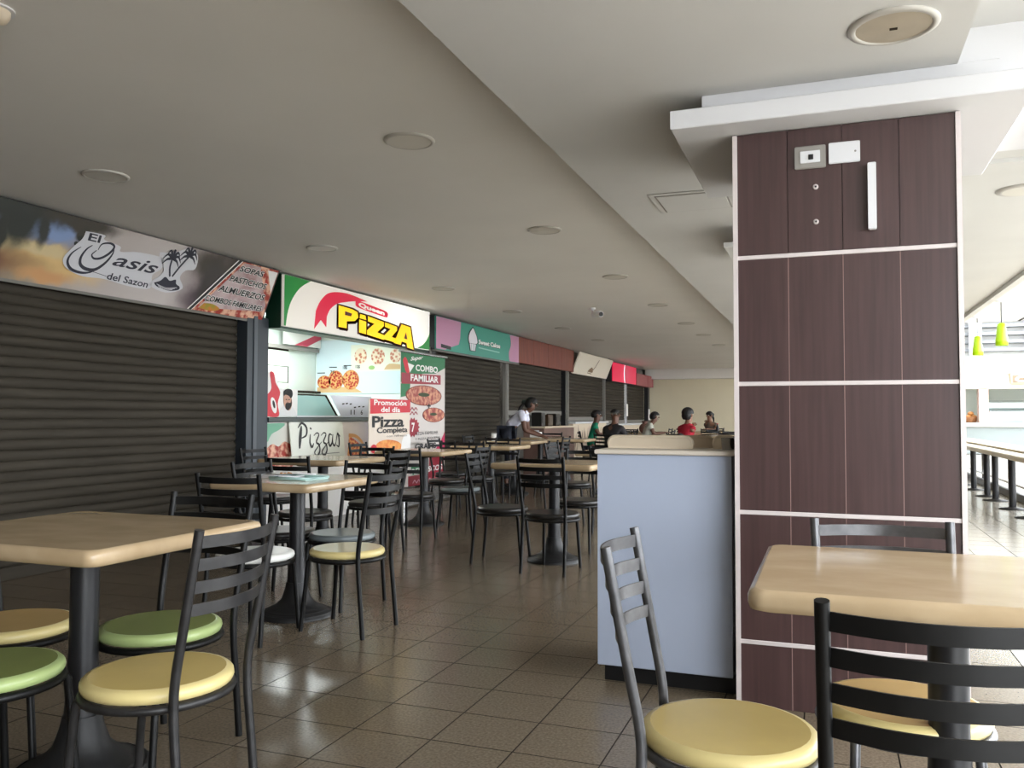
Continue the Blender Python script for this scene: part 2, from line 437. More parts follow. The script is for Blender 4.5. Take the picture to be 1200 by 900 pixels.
jamb('pale slim post beside the patterned counter', 17.62, 17.75, M['pale_jamb'], -5.30)
jamb('pale slim post between cream sign and pink sign', 20.9, 21.0, M['pale_jamb'], -5.30)
jamb('white slim post between the two narrow shutters', 23.36, 23.47, M['white'], -5.30)
jamb('dark slim post at the corner with the end wall', 26.1, 26.4, M['black_pole'], -5.24)
for (y, z, lab) in ((23.42, 1.32, 'white paper notice taped on the slim post between narrow shutters'), (26.25, 1.2, 'white paper notice at the end wall corner')):
    o = MB().box((0, -.11, -.17), (.008, .11, .17)).build('paper_notice', M['paper'], None, (-5.295 if y < 25 else -5.232, y, z)); tag(o, lab, 'notice')

# counters seen under the half-raised shutters
t = thing('service_counter', 'brown wooden counter box in front of the part-open shutter', 'counter', (-4.98, 14.75, 0))
MB().bevbox((-.3, 0, 0), (.1, 1.95, .92), .01).build('counter_body', mat('brown_counter_board', (128, 100, 90), .5, var=.08, scale=4), t)
MB().bevbox((-.32, -.03, .92), (.13, 1.98, .955), .008).build('worktop', M['cream_plastic'], t)
for k, (y, w, h, c) in enumerate(((15.05, .22, .26, (30, 28, 26)), (15.45, .3, .22, (70, 52, 34)), (15.95, .26, .24, (34, 30, 28)))):
    o = MB().bevbox((-.1, 0, 0), (.1, w, h), .012).box((.1, .03, h*.25), (.106, w-.03, h*.75)).build('counter_appliance', mat('appliance_case', c, .4), None, (-5.13, y, .955))
    tag(o, ('black boxy appliance at the near end of brown counter', 'low brown box in the middle of brown counter', 'black boxy appliance at the far end of brown counter')[k], 'appliance')
t = thing('service_counter', 'cream counter front with brown leaf pattern behind the green-shirted person', 'counter', (-5.28, 17.8, 0))
MB().bevbox((-.5, 0, 0), (.06, 2.95, .98), .01).build('counter_body', M['cream_plastic'], t)
MB().bevbox((-.52, -.02, .98), (.12, 2.98, 1.02), .01).build('worktop', M['white'], t)
rnd = random.Random(3); mb = MB()
for k in range(46):
    y = .08+k*.0615; z = .3+rnd.random()*.5; a = rnd.uniform(-.4, .4)
    P = [(y+.02*math.cos(q)*1.0-a*.12*math.sin(q), z+.16*math.sin(q)) for q in [i*PI/5 for i in range(10)]]
    mb.add([(.0615, py, pz) for py, pz in P], [tuple(range(10))])
stuff(mb.build('leaf_pattern', mat('brown_leaf_print', (132, 104, 82), .5), t))
t = thing('service_counter', 'plain pale counter under the two narrow shutters', 'counter', (-5.28, 21.05, 0))
MB().bevbox((-.5, 0, 0), (.05, 4.95, .9), .01).build('counter_body', M['cream_plastic'], t)
MB().bevbox((-.52, 0, .9), (.1, 4.95, .94), .01).build('worktop', M['white'], t)

# ---------------------------------------------------------------- shop signs
# 1. palm beach board, leaning out at the top
H1 = .534
t = thing('shop_sign', 'slanted sign board with beach and palm picture over the longest shutter', 'sign', (-5.25, 2.4, 2.08), sign_rot(.2, .495))
def u(y): return y-2.4
bgm = blob_mat('beach_sign_print', [(u(2.4), (66, 58, 48)), (u(4.3), (150, 136, 118)), (u(4.75), (176, 166, 160)), (u(5.6), (196, 188, 184)), (u(5.95), (140, 126, 126)), (u(6.3), (58, 52, 46)), (u(7), (50, 44, 40))], [
    (u(4.45), .16, .45, .12, .5, (214, 180, 122)), (u(4.2), .25, .5, .045, .5, (206, 186, 140)), (u(3.3), .38, 1.15, .1, .4, (126, 136, 160)), (u(4.42), .40, .22, .09, .4, (128, 150, 190)),
    (u(3.2), .12, 1.1, .13, .35, (104, 62, 40)), (u(4.45), .06, .2, .05, .6, (200, 150, 100)),
    (u(3.4), .52, 1.35, .13, .3, (30, 36, 26)), (u(4.15), .42, .13, .2, .35, (26, 32, 24)), (u(4.02), .30, .06, .16, .35, (30, 34, 26)), (u(4.33), .40, .05, .13, .4, (34, 38, 34)),
    (u(4.62), .50, .3, .07, .4, (50, 44, 32)), (u(4.66), .42, .06, .07, .4, (44, 42, 30)),
    (u(6.05), .42, .26, .12, .6, (62, 56, 44)), (u(5.98), .1, .18, .1, .6, (92, 78, 84)), (u(6.1), .2, .16, .3, .5, (54, 48, 46))], noise=.05, nscale=4)
MB().box((0, 0, -.03), (u(6.945), H1, 0)).build('sign_panel', bgm, t)
leafm = mat('palm_leaf_print', (26, 32, 24), .5)
for (y, z, s) in ((4.63, .39, .02), (4.61, .345, .016)): flat('foliage_print', ell(u(y), z, s, s, 8), leafm, t, .005)
halo = mat('white_halo_print', (206, 206, 210), .5)
# white outline behind the script, then the script itself
flat('emblem_halo', spline([(u(4.66), .45), (u(4.83), .455), (u(4.84), .42), (u(5.0), .40), (u(5.02), .36), (u(5.2), .39), (u(5.46), .385), (u(5.47), .3), (u(5.4), .23), (u(5.42), .12), (u(5.2), .105), (u(4.95), .125), (u(4.75), .115), (u(4.6), .15), (u(4.545), .22), (u(4.6), .32), (u(4.65), .39), (u(4.66), .45)], 4), halo, t, .006)
flat('emblem_halo', spline([(u(5.4), .43), (u(5.55), .455), (u(5.7), .52), (u(5.82), .48), (u(5.84), .36), (u(5.74), .33), (u(5.7), .26), (u(5.77), .17), (u(5.6), .11), (u(5.4), .15), (u(5.48), .24), (u(5.5), .3), (u(5.42), .36), (u(5.4), .43)], 4), halo, t, .006)
text('El', u(4.695), .388, .11, .058, M['navy'], t, .008, bold=.02)
def taper(n, a, b): return [a+(b-a)*math.sin(PI*i/(n-1)) for i in range(n)]
P = spline([(u(4.80), .33), (u(4.77), .29), (u(4.80), .265), (u(4.86), .28), (u(4.92), .33), (u(4.945), .385), (u(4.90), .405), (u(4.83), .385), (u(4.83-.02), .335)], 7)
stroke('lettering', P, taper(len(P), .006, .02), M['navy'], t, .008)
P = spline([(u(4.945), .385), (u(4.95), .33), (u(4.91), .25), (u(4.84), .185), (u(4.76), .175), (u(4.70), .2), (u(4.685), .255), (u(4.71), .32), (u(4.75), .36)], 7)
stroke('lettering', P, taper(len(P), .006, .026), M['navy'], t, .008)
P = spline([(u(4.66), .33), (u(4.60), .27), (u(4.585), .205), (u(4.63), .155), (u(4.72), .14), (u(4.80), .155), (u(4.86), .19)], 7)
stroke('lettering', P, taper(len(P), .004, .022), M['navy'], t, .008)
text('asis', u(4.975), .243, .46, .098, M['navy'], t, .008, bold=.012, shear=.35)
text('del Sazon', u(4.965), .128, .42, .056, M['navy'], t, .008, bold=.015, rot=-.02)
stroke('lettering', [(u(4.82), .165), (u(4.96), .15)], .004, M['navy'], t, .008)
for (bx, bz, tx, tz) in ((5.585, .25, 5.55, .40), (5.61, .255, 5.725, .455)):
    stroke('palm_emblem', spline([(u(bx), bz), (u(bx*.45+tx*.55-.012), bz*.5+tz*.5), (u(tx), tz)], 5), .018, M['navy'], t, .008)
    for a in (-.45, .15, .75, 1.5, 2.3, 2.95, 3.6):
        L = .105; ca, sa = math.cos(a), math.sin(a)
        P = spline([(u(tx), tz), (u(tx+L*.55*ca), tz+L*.62*sa+.018), (u(tx+L*ca), tz+L*.62*sa-.03)], 4)
        stroke('palm_emblem', P, [.006, .016, .024, .024, .02, .016, .012, .008, .003][:len(P)], M['navy'], t, .008)
flat('palm_emblem', spline([(u(5.44), .175), (u(5.5), .2), (u(5.54), .24), (u(5.6), .215), (u(5.66), .235), (u(5.68), .2), (u(5.73), .18), (u(5.72), .15), (u(5.6), .128), (u(5.48), .148), (u(5.44), .175)], 4), M['navy'], t, .0085)
for k in range(3): stroke('palm_emblem', spline([(u(5.47+.02*k), .168-.012*k), (u(5.58), .15-.01*k), (u(5.7-.02*k), .17-.012*k)], 4), .005, halo, t, .0095)
# slanted stripe and the menu corner
flat('menu_corner_print', [(u(5.9), .004), (u(6.94), .004), (u(6.94), H1-.004), (u(6.35), H1-.004)], M['meat'], t, .004)
flat('menu_corner_print', [(u(5.9), .004), (u(5.96), .004), (u(6.40), H1-.004), (u(6.33), H1-.004)], M['paper'], t, .006)
flat('menu_corner_print', [(u(5.915), .004), (u(5.95), .004), (u(6.385), H1-.004), (u(6.345), H1-.004)], M['ink'], t, .007)
flat('menu_corner_print', [(u(6.02), .03), (u(6.9), .10), (u(6.92), .16), (u(6.66), .52), (u(6.43), .52)], mat('pale_menu_print', (196, 176, 176), .5, rgb2=(140, 92, 92), scale=4, lo=.45, hi=.7), t, .006)
flat('menu_corner_print', [(u(6.78), .51), (u(6.93), .51), (u(6.93), .3)], M['paper'], t, .0065)
flat('menu_corner_print', spline([(u(6.03), .03), (u(6.2), .02), (u(6.3), .05), (u(6.2), .085), (u(6.08), .08)], 3), mat('salad_print', (150, 140, 40), .5, rgb2=(200, 120, 40), scale=20), t, .0068)
for s, a, b, z, h in (('SOPAS', 6.385, 6.735, .435, .055), ('PASTICHOS', 6.295, 6.83, .325, .058), ('ALMUERZOS', 6.195, 6.86, .215, .06), ('COMBOS FAMILIARES', 6.07, 6.875, .105, .054)):
    for dx, dz in ((-.006, 0), (.006, 0), (0, .005), (0, -.005)): text(s, u(a+dx), z+dz, b-a, h, M['paper'], t, .0082, bold=.035, shear=.15, rot=-.01)
    text(s, u(a), z, b-a, h, M['ink'], t, .0095, bold=.02, shear=.15, rot=-.01)
MB().box((0, -.02, -.04), (u(6.945), 0, .01)).build('lower_edge_strip', M['pale_jamb'], t)
MB().box((u(6.945), -.01, -.2), (u(6.96), H1, 0)).build('end_panel', M['ink'], t)

# 2. lit pizza box sign
t = thing('shop_sign', 'lit box sign in green and white with yellow pizza lettering', 'sign', (-5.09, 7.09, 2.045), sign_rot())
PW, PH = 3.30, .52
lit = grad('lit_white_acrylic', 0, [(0, (206, 200, 190)), (1.4, (204, 200, 192)), (2.5, (250, 248, 242)), (3.3, (226, 224, 216))], .3, emit=.5)
MB().box((0, 0, -.03), (PW, PH, 0)).build('sign_panel', lit, t)
MB().box((-.012, -.02, -.21), (PW+.012, PH+.012, -.03)).build('light_box', mat('dark_green_box', (10, 52, 34), .4), t)
grn = mat('lit_green_acrylic', (20, 122, 50), .3, emit=.3)
P = spline([(.46, PH-.002), (.27, .42), (.13, .28), (.06, .14), (.03, .004)], 5)
flat('green_corner_print', [(.002, .004), (.002, PH-.002)]+P, grn, t, .003)
P = spline([(2.93, .004), (3.08, .05), (3.2, .12), (3.28, .2), (3.298, .26)], 5)
flat('green_corner_print', P+[(3.298, .004)], grn, t, .003)
redl = mat('lit_red_acrylic', (206, 24, 62), .3, emit=.35)
P = spline([(.56, .22), (.64, .33), (.78, .43), (.98, .475), (1.25, .485), (1.63, .452)], 6); Q = spline([(.77, .18), (.84, .27), (.98, .345), (1.15, .385), (1.35, .42), (1.63, .452)], 6)
mb = MB(); n = len(P); mb.add([(x, y, .003) for x, y in P+Q[::-1]], [(i, i+1, 2*n-2-i, 2*n-1-i) for i in range(n-1)]); mb.build('red_ribbon_print', redl, t)
flat('red_ribbon_print', [(.56, .22), (.53, .02), (.655, .13), (.76, .062), (.77, .18)], redl, t, .0035)
flat('lettering', spline([(1.36, .40), (1.4, .435), (1.75, .415), (2.09, .385), (2.12, .33), (2.06, .315), (1.7, .335), (1.4, .36), (1.36, .40)], 4), redl, t, .0045)
text('Queen', 1.42, .36, .62, .062, lit, t, .006, bold=.05, rot=-.06)
yel = mat('lit_yellow_acrylic', (250, 206, 8), .3, emit=.5)
brn = mat('brown_outline_print', (86, 20, 22), .4)
def blk(dx, dz, z, m):
    def q(p): return [(x+dx, y+dz) for x, y in p]
    for p in ([(1.0, .07), (1.17, .07), (1.17, .15), (1.34, .17), (1.42, .22), (1.40, .28), (1.28, .30), (1.0, .31)],
              [(1.44, .05), (1.60, .04), (1.60, .19), (1.44, .20)], [(1.45, .215), (1.60, .21), (1.58, .26), (1.46, .265)],
              [(1.64, .26), (2.02, .23), (2.02, .18), (1.86, .09), (2.03, .07), (2.03, .01), (1.62, .04), (1.62, .09), (1.79, .185), (1.64, .2)],
              [(2.05, .23), (2.36, .205), (2.36, .16), (2.22, .065), (2.36, .055), (2.36, .0), (2.03, .02), (2.03, .065), (2.19, .16), (2.05, .175)],
              [(2.28, -.005), (2.48, .25), (2.72, .235), (2.82, -.05), (2.64, -.035), (2.62, .02), (2.49, .03), (2.46, -.015)]):
        flat('lettering', q(p), m, t, z)
for dx in (-.035, .035, 0):
    for dz in (-.022, .018): blk(dx, dz+.02, .0045, brn)
blk(.02, -.012, .0045, brn); blk(0, .02, .0075, yel)
flat('lettering', [(1.13, .235), (1.26, .235), (1.28, .27), (1.13, .28)], brn, t, .0085)
flat('lettering', [(2.55, .095), (2.64, .09), (2.6, .18)], brn, t, .0085)

# 3. teal and pink box sign
t = thing('shop_sign', 'teal box sign with pink ends and a white cupcake emblem', 'sign', (-5.15, 10.72, 2.09), sign_rot())
MB().box((0, 0, -.02), (3.4, .47, 0)).build('sign_panel', M['teal'], t)
MB().box((-.01, -.01, -.16), (3.41, .48, -.02)).build('light_box', M['ink'], t)
flat('pink_print', [(.005, .01), (.5, .06), (.78, .12), (.83, .22), (.86, .465), (.005, .465)], M['pink'], t, .003)
flat('pink_print', [(.005, .008), (.3, .008), (.5, .06), (.5, .13), (.005, .12)], M['pink'], t, .0032)
flat('pink_print', spline([(2.93, .005), (2.9, .15), (3.0, .3), (2.94, .465)], 5)+[(3.395, .465), (3.395, .005)], M['pink'], t, .003)
blush = mat('white_cupcake_print', (232, 226, 232), .5)
flat('cupcake_emblem', spline([(1.15, .17), (1.12, .25), (1.16, .34), (1.26, .41), (1.32, .44), (1.42, .37), (1.5, .28), (1.5, .19), (1.15, .17)], 4), M['ink'], t, .0035)
flat('cupcake_emblem', spline([(1.18, .18), (1.15, .25), (1.19, .33), (1.27, .395), (1.32, .42), (1.4, .36), (1.47, .28), (1.47, .19), (1.18, .18)], 4), blush, t, .005)
flat('cupcake_emblem', [(1.2, .06), (1.42, .06), (1.47, .185), (1.16, .185)], M['ink'], t, .0036)
flat('cupcake_emblem', [(1.23, .07), (1.4, .07), (1.44, .175), (1.19, .175)], blush, t, .005)
for k in range(3): stroke('cupcake_emblem', [(1.26+.06*k, .075), (1.245+.075*k, .17)], .012, M['teal'], t, .006)
text('Sweet Cakes', 1.54, .19, .94, .075, M['paper'], t, .006, bold=.04)
text('Sweet Cakes', 1.56, .182, .94, .075, M['ink'], t, .0045, bold=.06)
stroke('lettering', [(1.54, .135), (2.45, .12)], .02, mat('small_script_print', (150, 200, 190), .5), t, .005)
flat('caption_plate', [(.16, .035), (.5, .02), (.5, .07), (.16, .085)], M['ink'], t, .0045)
MB().box((0, -.03, -.06), (3.4, -.01, .01)).build('lower_edge_strip', M['pale_jamb'], t)

# 4. plain rust fascia, boards side by side
t = thing('fascia_board', 'plain rust brown fascia without lettering', 'fascia', (-5.2, 14.18, 2.11), sign_rot())
rust = mat('rust_fascia', (132, 62, 42), .5, rgb2=(108, 46, 32), scale=3, stretch=(5, .6, 1))
for k in range(4): MB().bevbox((k*.9+.004, 0, -.02), ((k+1)*.9-.004, .475, 0), .003).build('panel', rust, t)
# 5. cream slanted sign
t = thing('shop_sign', 'cream slanted sign board with a small brown brush-stroke emblem', 'sign', (-5.25, 17.83, 2.09), sign_rot(.2, .495))
MB().box((0, 0, -.03), (3.05, .50, 0)).build('sign_panel', mat('cream_sign_print', (224, 214, 196), .5, emit=.04), t)
brush = mat('brown_brush_print', (128, 98, 66), .5)
stroke('brush_emblem', spline([(1.15, .12), (1.35, .2), (1.5, .16), (1.62, .24), (1.75, .42)], 5), .035, brush, t, .004)
flat('brush_emblem', spline([(1.1, .1), (1.3, .18), (1.55, .13), (1.5, .09), (1.1, .1)], 4), brush, t, .0035)
stroke('brush_emblem', [(1.12, .07), (1.5, .06)], .018, brush, t, .004)
MB().box((3.05, 0, -.2), (3.065, .5, 0)).build('end_panel', M['ink'], t)
# 6. glowing pink sign
t = thing('shop_sign', 'glowing pink box sign with a white arc', 'sign', (-5.1, 20.95, 2.045), sign_rot())
pk = grad('lit_pink_acrylic', 0, [(0, (216, 24, 72)), (1.2, (226, 40, 84)), (1.6, (206, 60, 92)), (2.8, (222, 30, 76))], .3, emit=.42)
MB().box((0, 0, -.02), (2.8, .48, 0)).build('sign_panel', pk, t)
MB().box((-.01, -.01, -.18), (2.81, .49, -.02)).build('light_box', M['ink'], t)
arc = [(1.45-.16*math.cos(a), .235+.26*math.sin(a)) for a in [(-70+140*i/12)*PI/180 for i in range(13)]]
stroke('arc_emblem', arc, taper(13, .02, .09), mat('lit_white_emblem', (250, 240, 244), .3, emit=.9), t, .004)
arc = [(1.53-.16*math.cos(a), .235+.26*math.sin(a)) for a in [(-70+140*i/12)*PI/180 for i in range(13)]]
stroke('arc_emblem', arc, taper(13, .02, .06), M['navy'], t, .005)
# 7. dull pink box
t = thing('fascia_board', 'dull pink unlit fascia next to the end wall', 'fascia', (-5.1, 23.78, 2.04), sign_rot())
dp = mat('dull_pink_print', (168, 96, 100), .5, var=.06, scale=5)
MB().box((0, 0, -.18), (2.5, .34, 0)).build('board', dp, t)
for x in (0, 1.62, 2.36): MB().box((x, 0, 0), (x+.03, .34, .006)).build('batten', M['dkred'], t)

# ---------------------------------------------------------------- the open pizza shop
shop_white = mat('shop_white_paint', (226, 236, 228), .5)
mb = MB()
mb.box((-7.1, 7.0, 0), (-7.0, 10.6, 2.5)).box((-7.1, 6.95, 0), (-5.4, 7.03, 2.5)).box((-7.1, 7.0, 2.45), (-5.32, 10.6, 2.6)).box((-7.0, 10.54, 0), (-5.42, 10.62, 2.5))
struct(mb.build('wall_shop', shop_white))
# wall tiles at the near end of the back wall, as far as the joints show
tw = mat('pale_green_wall_tile', (222, 234, 218), .2, var=.02, scale=3)
trim = MB()
tmesh = MB().bevbox((0, .004, .004), (.012, .396, .216), .003).mesh('wall_tile', tw)
tilewall = struct(MB().box((-6.999, 7.03, 1.15), (-6.99, 9.86, 2.07)).build('wall_shop_tiled', M['grout']))
for r in range(4):
    for c in range(9):
        y = 7.03+(c-1)*.4-(.2 if r % 2 else 0)
        y0, y1 = max(7.03, y), min(9.86, y+.4)
        if y1-y0 < .05: continue
        link('wall_tile', tmesh, tilewall, (-6.992, y0, 1.16+r*.22)).scale = (1, (y1-y0)/.4, 1)
struct(MB().box((-6.99, 7.03, 2.06), (-6.93, 10.54, 2.11)).build('trim_3', M['grey_plastic']))
t = thing('wall_shelf', 'dark thin shelf edge along the back of pizza shop', 'shelf', (-7.0, 9.2, 1.47))
MB().bevbox((0, 0, 0), (.10, 1.33, .028), .004).build('shelf_board', M['grout'], t)
t = thing('ceiling_panel_light', 'bright fluorescent ceiling panel inside pizza shop', 'lamp', (-6.3, 8.6, 2.45))
MB().box((-.32, -.9, -.05), (.32, .9, 0)).build('frame', M['white'], t)
MB().box((-.29, -.87, -.056), (.29, .87, -.05)).build('diffuser', mat('lit_diffuser', (248, 255, 255), .5, emit=2.2), t)
ld = bpy.data.lights.new('panel_glow', 'AREA'); ld.shape = 'RECTANGLE'; ld.size = .55; ld.size_y = 1.7; ld.energy = 62; ld.color = (.93, 1, 1)
link('panel_glow', ld, t, (0, 0, -.07))
t = thing('hanging_banner', 'white hanging banner with red stripe near pizza shop ceiling', 'banner', (-6.9, 9.6, 2.12), sign_rot())
MB().box((0, 0, 0), (.9, .3, .01)).build('banner_sheet', M['paper'], t)
flat('red_stripe_print', [(.25, .0), (.55, .0), (.9, .13), (.9, .23)], mat('rose_print', (206, 70, 96), .5), t, .012)
flat('emblem_print', spline([(.12, .19), (.3, .25), (.45, .22), (.3, .17), (.12, .19)], 4), mat('grey_green_print', (90, 130, 120), .5), t, .012)
# menu board on the far side wall (its frame: x along +X, y up, z towards the camera)
mrot = (PI/2, 0, 0)
t = thing('menu_board', 'pale menu board with pizza pictures on pizza shop wall', 'menu board', (-6.98, 10.535, 1.46), mrot)
MB().bevbox((0, 0, 0), (1.52, .78, .012), .003).build('board', mat('pale_blue_board', (214, 230, 238), .4), t)
flat('picture_print', [(.02, .02), (.78, .02), (.62, .1), (.02, .1)], M['tan_print'], t, .0135)
for x, y, rx, ry in ((.14, .17, .12, .10), (.33, .20, .13, .14), (.58, .20, .14, .145)):
    flat('crust_print', ell(x, y, rx, ry, 18), M['crust'], t, .014); flat('pizza_print', ell(x, y, rx-.012, ry-.012, 18), M['pizza'], t, .016)
flat('picture_print', [(.58, .32), (1.5, .32), (1.5, .70), (.58, .70)], mat('cream_menu_print', (232, 230, 214), .5), t, .0132)
for x, y, rx, ry in ((.74, .54, .10, .115), (1.02, .53, .11, .12), (1.3, .53, .09, .10)):
    flat('pizza_print', ell(x, y, rx, ry, 16), M['pizza2'], t, .015)
for x, y in ((.02, .30), (.22, .38), (.46, .40)): flat('caption_plate', [(x, y), (x+.13, y), (x+.13, y+.012), (x, y+.012)], M['ink'], t, .015)
for x, y, s in ((.24, .29, '7$'), (.45, .35, '10$'), (.66, .36, '12$')): text(s, x, y, .07, .05, M['ink'], t, .017, bold=.02)
flat('leaf_print', ell(.92, .37, .05, .03, 10), mat('lettuce_print', (150, 190, 110), .5), t, .015)
flat('picture_print', spline([(1.12, .34), (1.2, .42), (1.4, .40), (1.44, .35), (1.12, .34)], 3), M['tan_print'], t, .015)
# counter with its printed front
t = thing('service_counter', 'pizza shop counter with dark top and printed food front', 'counter', (-5.28, 7.06, 0))
MB().box((-.55, 0, 0), (0, 3.3, 1.08)).build('counter_body', M['paper'], t)
MB().bevbox((-.58, -.01, 1.08), (.06, 3.32, 1.13), .008).build('worktop', mat('dark_green_top', (52, 62, 62), .3), t)
fr = thing('printed_panel', 'printed counter front showing pizzas and a pizza slice', 'poster', (-5.274, 7.08, .58), sign_rot())
MB().box((0, 0, 0), (2.5, .49, .004)).build('panel_sheet', grad('counter_front_print', 0, [(0, (190, 200, 190)), (.35, (214, 208, 196)), (1.6, (216, 206, 200)), (2.0, (168, 160, 170)), (2.5, (150, 142, 152))], noise=.2), fr)
flat('green_corner_print', spline([(.004, .486), (.3, .486), (.2, .42), (.08, .38), (.004, .3), (.004, .486)], 3), mat('teal_green_print', (110, 170, 140), .5), fr, .006)
flat('pizza_print', spline([(.004, .02), (.42, .03), (.5, .12), (.44, .24), (.3, .3), (.2, .25), (.1, .28), (.004, .24)], 4), M['meat'], fr, .006)
flat('pizza_slice_print', [(1.52, .07), (1.56, .34), (1.86, .20), (1.98, .02), (1.6, .0)], M['pizza'], fr, .006)
stroke('pizza_slice_print', spline([(1.545, .34), (1.72, .32), (1.88, .22), (1.99, .03)], 5), .04, M['crust'], fr, .007)
cd_ = thing('table_sign', 'white card sign with script lettering in front of pizza counter', 'sign', (-5.2, 7.42, .70), sign_rot(-.12, 1))
MB().bevbox((0, -.02, -.012), (1.03, .395, 0), .003).build('card', mat('white_card', (222, 224, 212), .5), cd_)
# brush letters of the card
def brush_word(o, s=1):
    def st(p, w=.03, z=.004):
        P = spline(p, 5); stroke('lettering', [(x*s+.12, y*s+.1) for x, y in P], taper(len(P), w*.35, w), M['ink'], o, z)
    st([(.02, .0), (.05, .12), (.09, .24)], .05); st([(.02, .22), (.10, .27), (.18, .22), (.16, .14), (.07, .11)], .03)
    st([(.24, .15), (.22, .06), (.25, .01), (.29, .05)], .03); st([(.25, .20), (.26, .22)], .035)
    for dx in (.30, .44):
        st([(dx, .13), (dx+.06, .16), (dx+.10, .14), (dx+.04, .06), (dx+.09, .03), (dx+.09, -.04), (dx+.03, -.09), (dx-.01, -.05), (dx+.05, 0), (dx+.14, .06)], .024)
    st([(.66, .13), (.61, .14), (.58, .07), (.60, .01), (.65, .05), (.68, .14)], .028); st([(.68, .14), (.66, .05), (.69, .01), (.73, .05)], .026)
    st([(.73, .05), (.78, .15), (.80, .08), (.78, .0), (.73, .02)], .026); st([(.78, .15), (.83, .11)], .016)
brush_word(cd_)
stroke('lettering', [(.2, .015), (.55, .028), (.9, .03)], .008, mat('grey_small_print', (120, 124, 116), .5), cd_, .004)
# glass case, price board and the printed figure on the counter
t = thing('display_case', 'slanted glass display case on pizza counter', 'display case', (-5.46, 7.86, 1.13))
def slant(x0, x1, dy, m, name):
    return MB().add([(x0, 0, 0), (x0, .84+dy, 0), (x0, .58+dy, .25), (x0, 0, .25), (x1, 0, 0), (x1, .84+dy, 0), (x1, .58+dy, .25), (x1, 0, .25)],
                    [(0, 1, 2, 3), (7, 6, 5, 4), (0, 4, 5, 1), (1, 5, 6, 2), (2, 6, 7, 3), (3, 7, 4, 0)]).build(name, m, t)
slant(-.33, -.004, 0, mat('green_tinted_glass', (158, 200, 194), .08, spec=.6), 'glass_case')
MB().tube([(0, .82, .012), (0, .57, .25)], .012, 6).tube([(0, 0, .25), (0, .57, .25)], .008, 6).tube([(0, 0, .0), (0, 0, .25)], .006, 6).build('frame', M['grout'], t)
MB().box((-.34, -.02, -.002), (.02, .9, .018)).build('case_base', M['white'], t)
t = thing('price_board', 'white price board leaning on counter beside the glass case', 'sign', (-5.47, 8.55, 1.13), sign_rot())
MB().add([(.24, 0, -.01), (.95, 0, -.01), (.95, .26, -.01), (0, .26, -.01), (.24, 0, 0), (.95, 0, 0), (.95, .26, 0), (0, .26, 0)], [(3, 2, 1, 0), (4, 5, 6, 7), (0, 1, 5, 4), (1, 2, 6, 5), (2, 3, 7, 6), (3, 0, 4, 7)]).build('board', mat('lilac_white_board', (214, 216, 226), .4), t)
for k, (x, y) in enumerate(((.25, .15), (.33, .155), (.42, .15), (.52, .11), (.62, .12), (.72, .12))): flat('price_print', [(x, y), (x+.05, y+.005), (x+.05, y+.02), (x, y+.016)], M['ink'], t, .003)
text('11', .44, .03, .1, .06, M['ink'], t, .003, bold=.02); text('6', .68, .03, .05, .06, M['ink'], t, .003, bold=.02)
t = thing('counter_poster', 'printed cut-out poster of a bearded man beside red shape', 'poster', (-5.45, 7.30, 1.135), sign_rot())
MB().box((0, 0, -.01), (.56, .30, 0)).build('poster_sheet', M['paper'], t)
MB().prism([(.0, .3), (.24, .3), (.16, .42), (.1, .47), (0, .47)], -.01, 0).build('poster_sheet', M['paper'], t)
flat('red_print', spline([(.005, .005), (.22, .005), (.20, .14), (.24, .26), (.16, .36), (.13, .46), (.06, .46), (.09, .3), (.005, .22)], 4), M['red'], t, .003)
flat('white_oval_print', ell(.13, .12, .045, .09, 16, .4), M['paper'], t, .005); flat('dark_swirl_print', ell(.13, .13, .02, .045, 12, .4), M['ink'], t, .007)
flat('shoulder_print', spline([(.22, .005), (.26, .09), (.34, .13), (.46, .11), (.55, .02), (.55, .005)], 4), mat('white_shirt_print', (226, 226, 224), .5), t, .004)
flat('face_print', ell(.375, .165, .075, .10, 18, .25), mat('face_print', (196, 150, 128), .5), t, .006)
flat('beard_print', spline([(.33, .13), (.36, .155), (.42, .15), (.435, .19), (.44, .12), (.38, .07), (.335, .09), (.33, .13)], 4), M['hair'], t, .0075)
flat('hair_print', spline([(.30, .22), (.33, .235), (.39, .225), (.43, .20), (.46, .24), (.44, .29), (.36, .30), (.30, .27), (.30, .22)], 4), M['hair'], t, .0075)
for x in (.345, .395): flat('eye_print', ell(x, .185, .014, .006, 8), M['hair'], t, .0085)
stroke('nose_print', [(.37, .185), (.362, .15), (.375, .145)], .006, mat('shade_print', (150, 104, 84), .5), t, .0085)

# ---------------------------------------------------------------- banners standing before the shop
t = thing('roll_up_banner', 'tall green and red roll-up banner with two pizzas', 'banner', (-4.98, 9.36, .25), sign_rot())
BW, BH = 1.3, 1.70
MB().box((0, 0, -.004), (BW, BH, 0)).build('banner_sheet', mat('banner_white', (214, 206, 200), .5), t)
MB().tube([(-.03, BH+.01, 0), (BW+.05, BH+.01, 0)], .02, 8).build('top_rail', M['chrome'], t)
MB().bevbox((-.03, -.25, -.10), (BW+.03, -.02, .10), .03).tube([(BW/2, -.1, -.02), (BW/2, BH, -.02)], .012, 6).build('stand_base', M['chrome'], t)
flat('green_print', [(.005, 1.32), (.2, 1.32), (.6, 1.45), (1.0, 1.47), (1.295, 1.56), (1.295, BH-.004), (.005, BH-.004)], M['green'], t, .002)
flat('green_print', [(.005, 1.13), (.24, 1.16), (.26, 1.32), (.005, 1.3)], M['green'], t, .002)
flat('red_print', [(.02, 1.30), (1.16, 1.325), (1.16, 1.455), (.42, 1.44), (.02, 1.44)], M['dkred'], t, .003)
